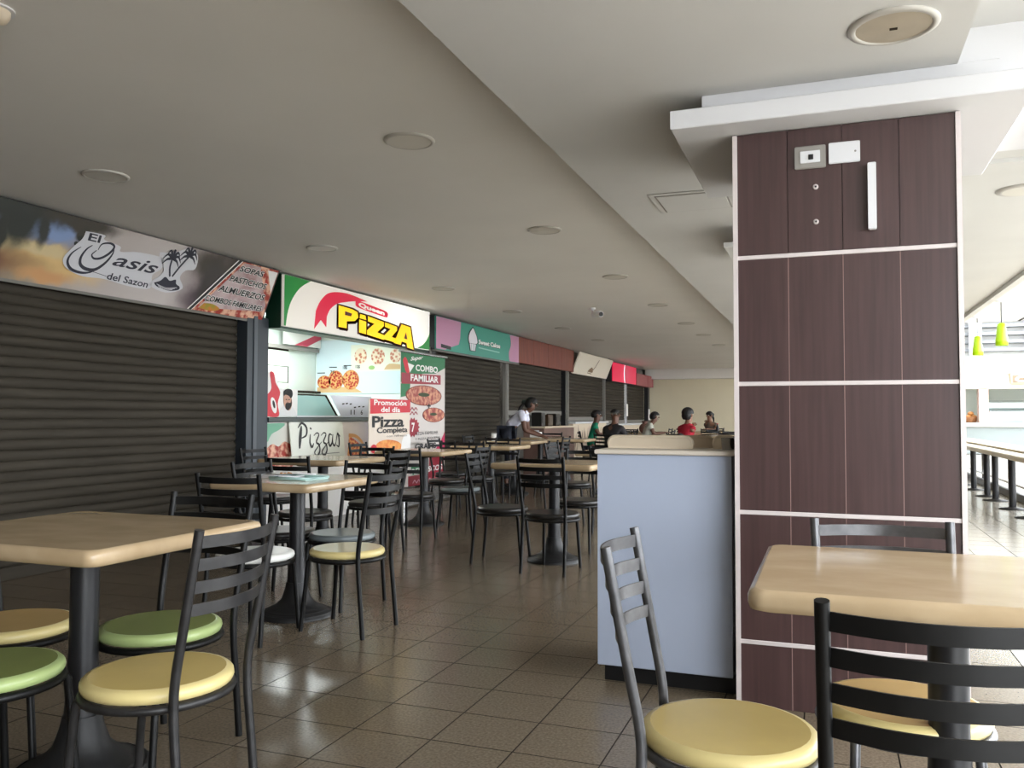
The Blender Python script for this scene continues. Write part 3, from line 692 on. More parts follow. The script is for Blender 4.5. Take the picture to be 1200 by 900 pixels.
flat('slice_emblem', spline([(.05, 1.60), (.12, 1.64), (.2, 1.56), (.24, 1.46), (.14, 1.45), (.05, 1.60)], 4), M['red'], t, .004)
flat('slice_emblem', [(.18, 1.57), (.36, 1.545), (.24, 1.45)], M['paper'], t, .005)
text('Super', .26, 1.585, .36, .065, M['paper'], t, .005, bold=.02, shear=.4, rot=.12)
text('COMBO', .40, 1.478, .66, .085, M['paper'], t, .005, bold=.03)
text('FAMILIAR', .26, 1.345, .82, .085, M['paper'], t, .006, bold=.03)
def pizza_print(cx, cy, rx, ry):
    flat('crust_print', ell(cx, cy, rx, ry, 24), mat('brown_crust_print', (128, 62, 48), .5), t, .004); flat('pizza_print', ell(cx, cy, rx*.94, ry*.92, 24), M['pizza3'], t, .0055)
    flat('basil_print', ell(cx-.02, cy+.01, rx*.32, ry*.2, 10), mat('basil_print', (48, 62, 26), .5), t, .0075)
pizza_print(.66, 1.165, .53, .135); pizza_print(.95, .91, .34, .10)
text('+', .74, 1.0, .1, .06, M['ink'], t, .009, bold=.05)
flat('price_burst', [(.33+(.16 if k % 2 else .2)*math.cos(k*PI/14), .75+(.10 if k % 2 else .13)*math.sin(k*PI/14)) for k in range(28)], M['dkred'], t, .005)
text('7', .29, .69, .09, .12, M['paper'], t, .008, bold=.03)
for v in (.93, .985): stroke('script_print', spline([(.06+.05*k, v+(.018 if k % 2 else -.015)) for k in range(9)], 4), .016, M['dkred'], t, .005)
text('PIZZA FAMILIAR', .40, .645, .68, .042, mat('grey_print', (90, 86, 86), .5), t, .005, rot=.015)
text('Y PIZZA PEQUEÑA', .40, .575, .74, .042, M['ink'], t, .005, rot=.015)
text('GRATIS', .40, .46, .62, .08, M['ink'], t, .005, bold=.03)
flat('red_corner_print', [(1.0, .44), (1.295, .40), (1.295, .68), (1.18, .56)], mat('magenta_print', (190, 34, 84), .4), t, .004)
flat('green_print', [(.3, .14), (.55, .14), (.55, .26), (.3, .26)], M['green'], t, .003)
flat('red_print', [(.22, .0), (1.28, .0), (1.28, .34), (.82, .34), (.8, .14), (.22, .13)], M['dkred'], t, .0028)
text('REFRESCOS', .30, .145, .92, .075, M['paper'], t, .005, bold=.03, shear=.1, rot=.02)
stroke('script_print', spline([(.34+.055*k, .05+(.02 if k % 2 else -.015)) for k in range(17)], 4), .018, mat('rose_script_print', (214, 160, 176), .5), t, .005)
t = thing('promotion_sign', 'square promotion poster with red heading before the counter', 'sign', (-4.79, 8.27, .715), sign_rot())
MB().bevbox((0, 0, -.012), (.98, .62, 0), .003).build('board', mat('promo_cream', (226, 212, 196), .5), t)
MB().tube([(.1, .3, -.014), (.1, -.69, -.2)], .012, 6).build('leg', M['black'], t); MB().tube([(.9, .3, -.014), (.9, -.69, -.2)], .012, 6).build('leg', M['black'], t)
flat('red_heading_print', [(.02, .455), (.985, .475), (.985, .625), (.02, .625)], M['red'], t, .003)
text('Promoción', .1, .553, .78, .062, M['paper'], t, .005, bold=.022); text('del día', .26, .475, .46, .06, M['paper'], t, .005, bold=.022)
text('Pizza', .06, .30, .76, .13, M['ink'], t, .005, bold=.03); text('Completa', .17, .215, .74, .085, M['ink'], t, .005, bold=.025)
text('con refresco', .4, .185, .5, .026, mat('grey_line_print', (120, 110, 104), .5), t, .005)
flat('crust_print', spline([(.1, .0), (.18, .12), (.4, .155), (.66, .13), (.78, .07), (.8, .0)], 4)+[(.1, .0)], mat('orange_crust_print', (222, 120, 56), .5, rgb2=(240, 170, 90), scale=18), t, .004)
flat('badge_print', ell(.1, .06, .07, .05, 14), M['red'], t, .006)
flat('white_print', spline([(.74, .0), (.8, .17), (.98, .2), (.99, .0)], 4), M['paper'], t, .0045)

# ---------------------------------------------------------------- clad pillar
PX0, PX1, PY, PZ = -.344, .470, 3.52, 2.297
t = thing('clad_pillar', 'square pillar clad in dark wood panels with pale metal strips', 'pillar', (0, 0, 0))
MB().box((PX0+.012, PY+.012, 0), (PX1-.012, PY+.79, PZ)).build('core', M['plinth'], t)
rows = [(0, .245), (.261, .758), (.774, 1.273), (1.289, 1.784), (1.80, PZ)]
pw = (PX1-PX0)/4
for (z0, z1) in rows:
    for k in range(4):
        MB().bevbox((PX0+k*pw+.0012, PY, z0), (PX0+(k+1)*pw-.0012, PY+.012, z1), .0015).build('panel', M['wood'], t)
        for xs in (0, 1):
            a = (PX0, PX0+.012) if xs == 0 else (PX1-.012, PX1)
            MB().bevbox((a[0], PY+.014+k*.193, z0), (a[1], PY+.014+(k+1)*.193-.002, z1), .0015).build('panel', M['wood'], t)
for k in range(4):
    z = rows[k][1]+.008
    MB().bevbox((PX0, PY-.004, z-.0085), (PX1, PY+.012, z+.0085), .002).build('metal_strip', M['alu'], t)
    MB().bevbox((PX0-.004, PY, z-.0085), (PX0+.008, PY+.79, z+.0085), .002).build('metal_strip', M['alu'], t)
    MB().bevbox((PX1-.008, PY, z-.0085), (PX1+.004, PY+.79, z+.0085), .002).build('metal_strip', M['alu'], t)
for x in (PX0, PX1):
    MB().bevbox((x-.009, PY-.009, 0), (x+.009, PY+.012, PZ), .003).build('corner_trim', M['alu'], t)
    MB().bevbox((x-.009, PY+.78, 0), (x+.009, PY+.80, PZ), .003).build('corner_trim', M['alu'], t)
for k in range(1, 4): MB().box((PX0+k*pw-.0014, PY-.0006, 0), (PX0+k*pw+.0014, PY+.006, 1.78)).build('seam_strip', mat('seam_strip', (150, 122, 116), .4), t)
# capital: two white slabs
struct(MB().bevbox((-.58, 3.36, 2.30), (.70, 4.50, 2.376), .004).bevbox((-.465, 3.44, 2.376), (.60, 4.42, ZB+.002), .004).build('ceiling_pillar_capital', M['white']))
struct(MB().box((.44, 3.5, 2.376), (.86, 4.4, ZC)).build('ceiling_pillar_capital', M['white']))
struct(MB().bevbox((-.652, 5.86, 2.30), (.70, 7.0, 2.335), .004).box((-.4, 6.1, 2.33), (.5, 6.8, ZB+.01)).build('ceiling_bulkhead', M['ceil_beam']))
t = thing('wall_socket', 'grey framed socket plate high on the wood pillar', 'socket', (-.054, PY, 2.177))
MB().bevbox((-.058, -.012, -.046), (.058, 0, .046), .005).build('frame_plate', M['grey_plastic'], t)
MB().bevbox((-.037, -.016, -.024), (.037, -.010, .024), .002).build('socket_insert', M['white'], t)
MB().bevbox((-.006, -.02, -.012), (.012, -.015, .008), .001).build('plug_hole', M['ink'], t)
t = thing('blank_plate', 'white blank cover plate beside the socket on pillar', 'cover plate', (.072, PY, 2.184))
MB().bevbox((-.057, -.009, -.042), (.057, 0, .042), .004).build('plate', M['white'], t)
MB().lathe([(.004, 0), (.004, .002)], 8).build('screw', M['grey_plastic'], t, (.04, -.009, 0), (PI/2, 0, 0))
t = thing('upright_bracket', 'white upright bar fixed on the wood pillar', 'bracket', (.169, PY, 1.998))
MB().bevbox((-.015, -.035, -.13), (.015, -.010, .13), .004).build('bar', M['white'], t)
MB().box((-.010, -.012, -.11), (.010, 0, .11)).build('mount', M['grey_plastic'], t)
for z, l in ((2.058, 'upper small round screw cap below the socket plate'), (1.919, 'lower small round screw cap below the socket plate')):
    t = thing('screw_cap', l, 'screw cap', (-.035, PY, z), (PI/2, 0, 0))
    MB().lathe([(.011, 0), (.011, .003), (.008, .006)], 12).build('washer', M['alu'], t); MB().lathe([(.004, .006), (.004, .0075)], 8).build('screw_head', M['ink'], t)

# ---------------------------------------------------------------- counter beside the pillar
t = thing('tray_counter', 'pale blue grey laminate counter standing against the wood pillar', 'counter', (0, 0, 0))
MB().bevbox((-.945, 3.60, .075), (-.375, 3.625, .985), .003).build('front_panel', M['counter'], t)
MB().bevbox((-.945, 3.627, .075), (-.92, 4.25, .985), .003).build('side_panel', M['counter'], t)
MB().bevbox((-.40, 3.627, .075), (-.375, 4.25, .985), .003).build('side_panel', M['counter'], t)
MB().box((-.92, 3.63, .3), (-.40, 4.22, .32)).build('shelf', M['counter'], t)
MB().box((-.925, 3.645, 0), (-.36, 4.2, .078)).build('plinth', M['plinth'], t)
MB().bevbox((-.955, 3.585, .985), (-.362, 4.26, 1.005), .004).build('worktop', M['counter_top'], t)
def tray(x0, x1, y, h, label, m, lean=.0):
    w = x1-x0; r = .03
    out = [(0, 0), (w, 0)] + ell(w-r, h-r, r, r, 6, 0, 0, PI/2) + ell(r, h-r, r, r, 6, 0, PI/2, PI)
    t = thing('serving_tray', label, 'tray', (x0, y, 1.005), (PI/2-lean, 0, 0))
    MB().prism(out, -.012, 0).build('tray_face', m, t)
    MB().tube([(x, y2, -.004) for x, y2 in out], .008, 6, closed=True).build('tray_rim', m, t)
    return t
tray(-.945, -.565, 3.80, .052, 'widest cream tray edge standing on the blue grey counter', M['cream_plastic'])
tray(-.80, -.487, 3.95, .05, 'darker beige tray edge behind the widest cream tray', mat('beige_plastic', (190, 172, 148), .45))
tray(-.478, -.39, 3.86, .055, 'narrow cream tray edge next to the pillar', M['cream_plastic'])
t = thing('steel_cup', 'small steel cup on the counter touching the pillar edge', 'cup', (-.405, 3.76, 1.005))
MB().lathe([(.026, 0), (.03, .05), (.032, .052), (.028, .05), (.024, .006)], 14, cap=False).lathe([(.026, 0), (.024, .006)], 14).build('cup_body', M['chrome'], t)

# ---------------------------------------------------------------- fixtures on the ceilings
def downlight(x, y, z, label, r=.135):
    t = thing('recessed_downlight', label, 'lamp', (x, y, z), group='unlit recessed downlights of the dining hall ceiling')
    MB().lathe([(r, 0), (r, -.006), (r-.016, -.014), (r-.02, -.010)], 24, cap=False).build('ring', M['lamp_ring'], t)
    MB().lathe([(r-.02, -.010), (.02, -.013)], 24).build('diffuser', M['lamp_off'], t)
ordn = ['nearest', 'second', 'third', 'fourth', 'fifth', 'sixth', 'seventh', 'eighth']
for k, y in enumerate((3.93, 6.2, 8.54, 10.9, 13.25, 15.2, 17.45)):
    downlight(-2.05, y, ZC, f'unlit round downlight, {ordn[k]} in the row beside the dropped beam')
for k, y in enumerate((3.88, 6.22, 8.68, 10.92, 13.3, 15.6)):
    downlight(-4.08, y, ZC, f'unlit round downlight, {ordn[k]} in the row beside the shop signs')
t = thing('ceiling_speaker', 'large yellowed round fitting on the beam before the pillar', 'ceiling fitting', (.219, 3.03, ZB))
MB().lathe([(.142, 0), (.142, -.006), (.122, -.012), (.118, -.006)], 32, cap=False).build('ring', M['lamp_ring'], t)
MB().lathe([(.118, -.006), (.01, -.009)], 32).build('diffuser', M['speaker'], t)
MB().box((-.012, -.004, -.014), (.012, .004, -.006)).build('clip', M['grout'], t)
t = thing('ceiling_hatch', 'square access hatch outlined on the beam behind the pillar capital', 'hatch', (-.74, 5.12, ZB))
MB().bevbox((-.24, -.24, -.006), (.24, .24, 0), .003).build('frame', M['ceil_beam'], t)
MB().box((-.205, -.205, -.0075), (.205, .205, -.006)).build('joint', M['grey_plastic'], t)
MB().bevbox((-.195, -.195, -.010), (.195, .195, -.007), .002).build('door', M['ceil_beam'], t)
t = thing('security_camera', 'small white bullet camera under the dining hall ceiling', 'camera', (-2.95, 10.95, ZC))
MB().lathe([(.05, 0), (.05, -.02), (.02, -.03)], 14).tube([(0, 0, -.02), (.03, -.02, -.07), (.08, -.05, -.09)], .014, 8).build('mount', M['white'], t)
MB().tube([(.02, .02, -.085), (.16, -.14, -.105)], [.042, .042], 12).build('camera_body', M['white'], t)
MB().tube([(.155, -.135, -.104), (.166, -.148, -.106)], [.03, .03], 12).build('lens', M['ink'], t)
t = thing('smoke_detector', 'cream smoke detector at the ceiling corner of view', 'detector', (-2.78, 2.13, ZC))
MB().lathe([(.055, 0), (.055, -.02), (.045, -.04), (.02, -.048)], 18).build('detector_body', M['cream_plastic'], t)
MB().lathe([(.07, 0), (.07, -.006)], 18).build('base_plate', M['white'], t)
t = thing('ceiling_access_panel', 'beige flush panel in the ceiling beyond the pillar capital', 'panel', (.66, 3.63, ZC))
MB().bevbox((0, 0, -.012), (.5, .6, 0), .003).build('panel_leaf', mat('beige_panel', (206, 200, 186), .7), t)
t = thing('recessed_downlight', 'pale oval downlight in the bright ceiling past the pillar', 'lamp', (1.16, 6.02, ZC-.025))
MB().lathe([(.15, 0), (.15, -.008), (.12, -.014)], 24).build('ring', M['lamp_ring'], t); MB().lathe([(.115, -.014), (.02, -.016)], 24).build('diffuser', M['lamp_off'], t)

# ---------------------------------------------------------------- bright hall beyond the pillar
t = thing('long_bar_table', 'long cream bar table on black column legs in bright hall', 'bar table', (2.15, 9.5, 0))
MB().bevbox((-.12, 0, .635), (.52, 9.6, .70), .012).build('bar_top', mat('bar_cream_top', (176, 160, 128), .35), t)
MB().bevbox((.1, 0, .70), (.52, 9.6, .73), .008).build('back_ledge', mat('bar_ledge', (180, 168, 144), .4), t)
for y in (9.9, 11.1, 12.1, 13.25, 13.9, 15.1, 16.2, 17.4, 18.6):
    g = MB().lathe([(.042, .02), (.042, .635)], 12, c=(0, y-9.5, 0)).build('leg', M['black_pole'], t)
    MB().lathe([(.16, 0), (.16, .008), (.06, .022), (.045, .03)], 18, c=(0, y-9.5, 0)).build('foot_plate', M['base'], g)
for y in (10.5, 12.7, 14.5, 16.8): MB().lathe([(.05, 0), (.05, .635)], 12, c=(.42, y-9.5, 0)).build('leg', M['chrome'], t)
MB().tube([(.3, 0, .2), (.3, 9.6, .2)], .016, 8).build('foot_rail', M['chrome'], t)
MB().bevbox((.28, 0, 0), (.34, 9.6, .1), .005).build('floor_rail', M['black_pole'], t)
for (x, y, lab) in ((2.455, 14.39, 'larger lime green pendant lamp hanging over the bar table'), (2.46, 16.585, 'smaller lime green pendant lamp, further along the bar table')):
    t = thing('pendant_lamp', lab, 'lamp', (x, y, 2.9))
    MB().lathe([(.09, 0), (.09, -.015), (.03, -.03)], 16).build('canopy', M['white'], t)
    MB().tube([(0, 0, -.02), (0, 0, -.36)], .008, 6).build('cord', M['black_pole'], t)
    MB().lathe([(.03, -.34), (.055, -.36), (.062, -.42), (.085, -.60), (.085, -.68), (.078, -.68), (.055, -.42)], 18, cap=False).lathe([(.03, -.34), (.031, -.341)], 18).build('lamp_shade', M['lime'], t)
KY = 20
t = thing('food_kiosk', 'cream food kiosk with arched fascia and white counter', 'kiosk', (2.7, KY, 0))
pts = [(0, 1.74), (5.2, 1.74), (5.2, 2.15), (4.4, 2.32), (3.2, 2.42), (1.6, 2.40), (.66, 2.35), (.3, 2.24), (.05, 2.15), (0, 2.15)]
kc = mat('kiosk_cream', (196, 186, 160), .6)
MB().bevbox((-.1, .1, 2.13), (5.3, 3.05, 2.2), .01).build('added_kiosk_shade', kc, t)  # unseen slab added to keep the skylight off the kiosk interior
k_ = MB().prism(pts, 0, .18).build('arched_fascia', kc, t, (0, .18, 0), (PI/2, 0, 0))
MB().prism([(x*.95+.35, y*.98-.02) for x, y in ((.1, 2.18), (.5, 2.32), (.9, 2.2), (.9, 2.12), (.1, 2.12))], 0, .02).build('fascia_relief', M['white'], t, (0, -.01, 0), (PI/2, 0, 0))
MB().bevbox((.27, 0, .98), (.45, .25, 1.76), .01).build('post', mat('pinkish_post', (190, 158, 144), .6), t)
MB().bevbox((4.9, 0, .98), (5.2, .25, 1.76), .01).build('post', kc, t)
kw = mat('kiosk_counter_white', (176, 174, 168), .4)
MB().bevbox((-.02, -.05, .94), (5.25, .7, 1.03), .01).build('counter_top', kw, t)
MB().box((0, 0, 0), (5.2, .06, .36)).build('counter_front', kw, t)
MB().box((0, .01, .38), (5.2, .02, .93)).build('glass_front', mat('grey_glass', (128, 136, 134), .1), t)  # glass front in one even darker grey
MB().box((0, .5, .36), (5.2, 3, .40)).build('display_shelf', M['chrome'], t)
MB().box((0, 2.9, 0), (5.2, 3.0, 2.2)).build('back_wall', mat('pale_mint_wall', (222, 230, 222), .5), t)
MB().bevbox((.55, 1.2, .98), (2.2, 1.9, 1.3), .02).box((.55, 1.18, 1.22), (2.2, 1.2, 1.24)).build('work_unit', mat('kiosk_steel', (170, 180, 180), .35, metal=.4), t)
MB().bevbox((.6, 1.3, 1.3), (1.6, 1.8, 1.52), .05).build('oven_hood', mat('kiosk_steel_pale', (196, 206, 204), .35, metal=.3), t)
t = thing('kiosk_sign', 'oval beige sign with dark lettering on kiosk fascia', 'sign', (3.56, KY-.03, 1.84), (PI/2, 0, 0))
P = [(0, 0), (.9, 0), (.95, .2)] + ell(.47, .25, .48, .28, 10, 0, 0, PI) + [(-.02, .2)]
MB().prism(P, -.02, .02).build('sign_panel', mat('beige_sign', (150, 136, 112), .5), t)
flat('white_band_print', [(.2, .2), (.9, .2), (.9, .34), (.2, .34)], M['paper'], t, .022)
flat('hat_emblem', spline([(.3, .36), (.38, .46), (.6, .48), (.72, .36), (.3, .36)], 4), mat('umber_print', (110, 92, 70), .5), t, .022)
flat('dark_band_print', [(.03, .02), (.9, .02), (.9, .17), (.03, .17)], mat('umber_print', (110, 92, 70), .5), t, .022)
text('Can', .07, .035, .5, .12, M['paper'], t, .025, bold=.04)
t = thing('food_basket', 'brown basket of buns at the kiosk corner', 'basket', (2.86, KY+.35, 1.03))
MB().lathe([(.10, 0), (.14, .12), (.15, .12), (.11, .01)], 14, cap=False).lathe([(.10, 0), (.11, .012)], 14).build('basket_body', mat('wicker_brown', (150, 100, 60), .7, var=.3, scale=60, bump=.6), t)
for k, (x, y, z) in enumerate(((-.05, -.04, .12), (.06, .0, .12), (0, .06, .13), (.0, -.01, .19))): MB().ball((x, y, z), (.065, .055, .045), 10, 6).build('bun', mat('bun_crust', (190, 130, 70), .5), t)
for k, (x, lab) in enumerate(((3.2, 'clear glass jar nearest the kiosk corner'), (4.0, 'second clear glass jar on the kiosk counter'))):
    t = thing('glass_jar', lab, 'jar', (x, KY+.2, 1.03)); MB().lathe([(.07, 0), (.08, .03), (.08, .18), (.05, .21)], 14).build('jar_body', M['glass'], t); MB().lathe([(.055, .21), (.055, .24)], 14).build('lid', M['chrome'], t)
# grey louvres and ducts of the high end wall above the kiosk
t = thing('roof_louvre', 'grey horizontal louvres and ducts high above the kiosk', 'louvre', (1.6, 26.2, 2.9))
gl = mat('louvre_grey', (112, 114, 116), .5)
for k in range(6): MB().bevbox((0, 0, .05+k*.22), (7.0, .3, .13+k*.22), .01).build('slat', gl, t)
for x in (.6, 2.2, 3.8): MB().lathe([(.16, -.1), (.16, 1.3)], 14, c=(x, -.2, 0)).build('duct', mat('duct_grey', (176, 178, 180), .4, metal=.3), t)
MB().box((-.1, .3, -.2), (7.2, .4, 1.3)).build('backing_panel', mat('louvre_back', (170, 170, 168), .6), t)

# ---------------------------------------------------------------- tables
def round_rect(w, d, r, n=5):
    o = []
    for cx, cy, a in ((w/2-r, d/2-r, 0), (-w/2+r, d/2-r, PI/2), (-w/2+r, -d/2+r, PI), (w/2-r, -d/2+r, 3*PI/2)):
        o += [(cx+r*math.cos(a+PI/2*i/n), cy+r*math.sin(a+PI/2*i/n)) for i in range(n+1)]
    return o
TH = .785
def top_mesh(w, d):
    mb = MB(); vs = []; prof = [(-.018, -.048), (-.004, -.043), (0, -.03), (0, -.014), (-.004, -.004), (-.015, 0)]; n = 0
    for off, z in prof:
        R = round_rect(w+2*off, d+2*off, .035); n = len(R); vs += [(x, y, TH+z) for x, y in R]
    fs = [(k*n+i, k*n+(i+1) % n, (k+1)*n+(i+1) % n, (k+1)*n+i) for k in range(len(prof)-1) for i in range(n)]
    mb.add(vs, fs, True); m = len(prof)-1
    mb.add(vs[m*n:], [tuple(range(n))]); mb.add(vs[:n], [tuple(range(n-1, -1, -1))])
    return mb.mesh('table_top', M['top'])
POLE = MB().lathe([(.056, .14), (.047, .34), (.044, .40), (.044, .72)], 20).mesh('pole', M['black_pole'])
BASE = MB().lathe([(.215, 0), (.215, .012), (.17, .035), (.12, .06), (.085, .095), (.066, .15), (.058, .19)], 28)
for k in range(5): BASE.lathe([(.205-.028*k, .0145+.0115*k), (.203-.028*k, .024+.0115*k), (.195-.028*k, .026+.0115*k)], 28, cap=False)
BASE = BASE.mesh('base', M['base'])
PLATE = MB().bevbox((-.16, -.16, .715), (.16, .16, .738), .006).mesh('top_plate', M['black_pole'])
TOPS = {}
def table(x, y, label, w=.82, d=.72, rz=0):
    t = thing('dining_table', label, 'table', (x, y, 0), (0, 0, rz), 'cream topped pedestal tables')
    key = (round(w, 2), round(d, 2))
    if key not in TOPS: TOPS[key] = top_mesh(w, d)
    link('table_top', TOPS[key], t); link('pole', POLE, t); link('base', BASE, t); link('top_plate', PLATE, t)
    return t
# ---------------------------------------------------------------- chairs
def seat_mesh(name, m_top, m_side):
    mb = MB(); mb.lathe([(.185, .398), (.197, .402), (.202, .414), (.2, .426), (.192, .434), (.18, .437)], 36, cap=False)
    n = 36; mb.cur = 1
    mb.add([(.18*math.cos(2*PI*i/n), .18*math.sin(2*PI*i/n), .437) for i in range(n)], [tuple(range(n))])
    mb.add([(.185*math.cos(2*PI*i/n), .185*math.sin(2*PI*i/n), .398) for i in range(n)], [tuple(range(n-1, -1, -1))])
    return mb.mesh(name, m_side, m_top)
SEATS = dict(y=seat_mesh('seat', M['y_seat'], M['y_side']), g=seat_mesh('seat', M['g_seat'], M['g_side']), t=seat_mesh('seat', M['tan_seat'], M['y_side']),
             c=seat_mesh('seat', M['c_seat'], M['y_side']), w=seat_mesh('seat', M['w_seat'], M['w_seat']), k=seat_mesh('seat', M['k_seat'], M['k_seat']), r=seat_mesh('seat', M['gr_seat'], M['gr_seat']))
ringp = [(.196*math.cos(2*PI*i/36), .196*math.sin(2*PI*i/36), .386) for i in range(36)]
def chair_parts(m):
    P = {}
    P['seat_ring'] = [MB().tube(ringp, .0125, 8, closed=True).mesh('seat_ring', m)]
    P['back_post'] = [MB().tube(rear3(s), .0125, 10).mesh('back_post', m) for s in (-1, 1)]
    P['front_leg'] = [MB().tube([(s*.15, .19, 0), (s*.135, .155, .37), (s*.13, .14, .39)], .012, 10).mesh('front_leg', m) for s in (-1, 1)]
    P['slat'] = []
    for zc in (.825, .766, .707, .648):
        yb = -.20-(zc-.6)*.2; mb = MB(); L = []
        for i in range(15):
            q = -1+2*i/14; x = q*.172; y = yb-.048*(1-q*q)
            L.append((x, y))
        h = .0155; t_ = .005
        c4 = [[(x, y-t_/2, zc-h), (x, y-t_/2, zc+h), (x, y+t_/2, zc+h), (x, y+t_/2, zc-h)] for x, y in L]; n = len(L)
        for k in range(4):                       # four smooth strips with hard edges between them
            mb.add([c[k] for c in c4]+[c[(k+1) % 4] for c in c4], [(i, n+i, n+i+1, i+1) for i in range(n-1)], True)
        mb.add(c4[0]+c4[-1], [(0, 1, 2, 3), (7, 6, 5, 4)])
        P['slat'].append(mb.mesh('slat', m))
    return P
def rear3(s):
    pts = [(s*.170, -.208, 0), (s*.168, -.190, .2), (s*.166, -.176, .36), (s*.167, -.178, .46), (s*.172, -.204, .6), (s*.178, -.252, .858)]
    P = [Vector(p) for p in pts]; o = []
    for i in range(len(P)-1):
        a, b, c, d = P[max(i-1, 0)], P[i], P[i+1], P[min(i+2, len(P)-1)]
        for j in range(4):
            t = j/4
            o.append(tuple(.5*((2*b)+(c-a)*t+(2*a-5*b+4*c-d)*t*t+(3*b-a-3*c+d)*t**3)))
    o.append(pts[-1]); return o
FR = dict(k=chair_parts(M['black']), g=chair_parts(M['sheen_coat']), s=chair_parts(M['bright_sheen_coat']))
def chair(x, y, deg, seat, label, frame='k'):
    """deg: 0 = sitter faces +Y, 90 = faces -X, 180 = faces -Y, -90 = faces +X"""
    t = thing('dining_chair', label, 'chair', (x, y, 0), (0, 0, deg*PI/180), 'metal slat-back dining chairs')
    link('seat', SEATS[seat], t)
    for n, ms in FR[frame].items():
        for m in ms: link(n, m, t)
    return t

# the table in front at the shutter side, with four chairs
table(-2.26, 2.10, 'cream table nearest the long brown shutter, with green and yellow seats', .84, .74)
chair(-1.765, 1.90, 95, 'y', 'chair with yellow seat, its slat back turned to the aisle', 'g')
chair(-2.165, 2.335, 180, 'g', 'chair with green seat tucked behind the table pole, backrest towards pizza shop')
chair(-2.262, 1.765, 0, 'g', 'chair with green seat cut off at the picture edge', 'k')
chair(-2.66, 2.17, -75, 't', 'chair with tan yellow seat at the shutter side of nearest table', 'k')
# the table by the wood pillar
table(.255, 2.205, 'cream table in front of the wood pillar', .84, .70)
chair(-.222, 2.035, -88, 'y', 'chair with large yellow seat beside the blue grey counter', 's')
chair(.168, 2.36, 187, 't', 'chair between the wood pillar and the cream table', 's')
chair(.148, 1.705, 4, 'r', 'black chair with dark grey seat, backrest turned to the viewer')
chair(.735, 2.13, 92, 'r', 'chair with pale grey seat just entering the picture edge', 'g')
# second table along the shop front, with a tray and a plate on it
table(-2.89, 4.18, 'cream table with trays on it, in front of pizza shop post', .66, .76)
chair(-2.45, 4.01, 88, 'c', 'black chair with cream seat at the tray table, seat catching the light')
chair(-2.83, 3.72, 4, 'w', 'black chair with white seat on the near side of tray table')
chair(-3.22, 4.50, -93, 'k', 'black chair at the shutter side of tray table')
chair(-2.80, 4.52, 172, 'r', 'chair with blue grey seat at the far side of tray table')
for x, y, z, w, d, rz, m, lab in ((-3.02, 4.22, TH, .30, .22, .05, M['white'], 'white rectangular tray lying on the cream table'), (-2.84, 4.12, TH, .26, .2, -.1, M['glass'], 'pale green tray lying in front of the white tray')):
    t = thing('serving_tray', lab, 'tray', (x, y, z), (0, 0, rz))
    MB().bevbox((-w/2, -d/2, 0), (w/2, d/2, .008), .003).build('tray_bottom', m, t)
    MB().tube([(-w/2, -d/2, .012), (w/2, -d/2, .012), (w/2, d/2, .012), (-w/2, d/2, .012)], .007, 6, closed=True).build('tray_rim', m, t)
t = thing('plate', 'small white plate with brown crumbs on the white tray', 'plate', (-3.02, 4.25, TH+.0085))
MB().lathe([(.04, 0), (.07, .006), (.09, .015), (.092, .016), (.07, .01), (.04, .006)], 20).build('dish', M['paper'], t)
for a in range(4): MB().ball((.03*math.cos(a*1.7), .03*math.sin(a*1.7), .012), (.012, .009, .006), 6, 4).build('crumb', M['crust'], t)
# table before the pizza counter
table(-4.10, 6.30, 'cream table before the pizza counter and its white card', .80, .8)
chair(-3.68, 5.42, 2, 'k', 'black chair whose back stands before the white script card')
chair(-3.58, 6.25, 90, 'k', 'black chair on the aisle side of the pizza counter table')
chair(-4.62, 6.35, -90, 'k', 'black chair on the counter side of the pizza counter table')
chair(-4.05, 6.90, 180, 'k', 'black chair on the far side of the pizza counter table')
# table before the roll-up banner
table(-4.02, 8.10, 'cream table standing before the roll-up banner', .78, .8)
chair(-3.60, 7.02, 3, 'k', 'black chair whose back hides the foot of the promotion poster')
chair(-3.46, 7.78, 90, 'r', 'black chair on the aisle side of the roll-up banner table')
chair(-4.55, 8.05, -90, 'k', 'black chair between promotion poster and roll-up banner table')
chair(-4.05, 8.72, 180, 'k', 'black chair on the far side of the roll-up banner table')
# table in the middle of the aisle
table(-2.05, 6.45, 'cream table in the middle of the hall, beside the blue grey counter', .82, .74)
chair(-1.93, 6.04, -4, 'k', 'black chair turned away on the near side of mid-hall table')
chair(-2.42, 6.27, -84, 'k', 'black chair on the shutter side of mid-hall table')
chair(-1.50, 6.62, 96, 'k', 'black chair on the pillar side of mid-hall table')
chair(-2.02, 7.05, 180, 'k', 'black chair on the far side of mid-hall table')
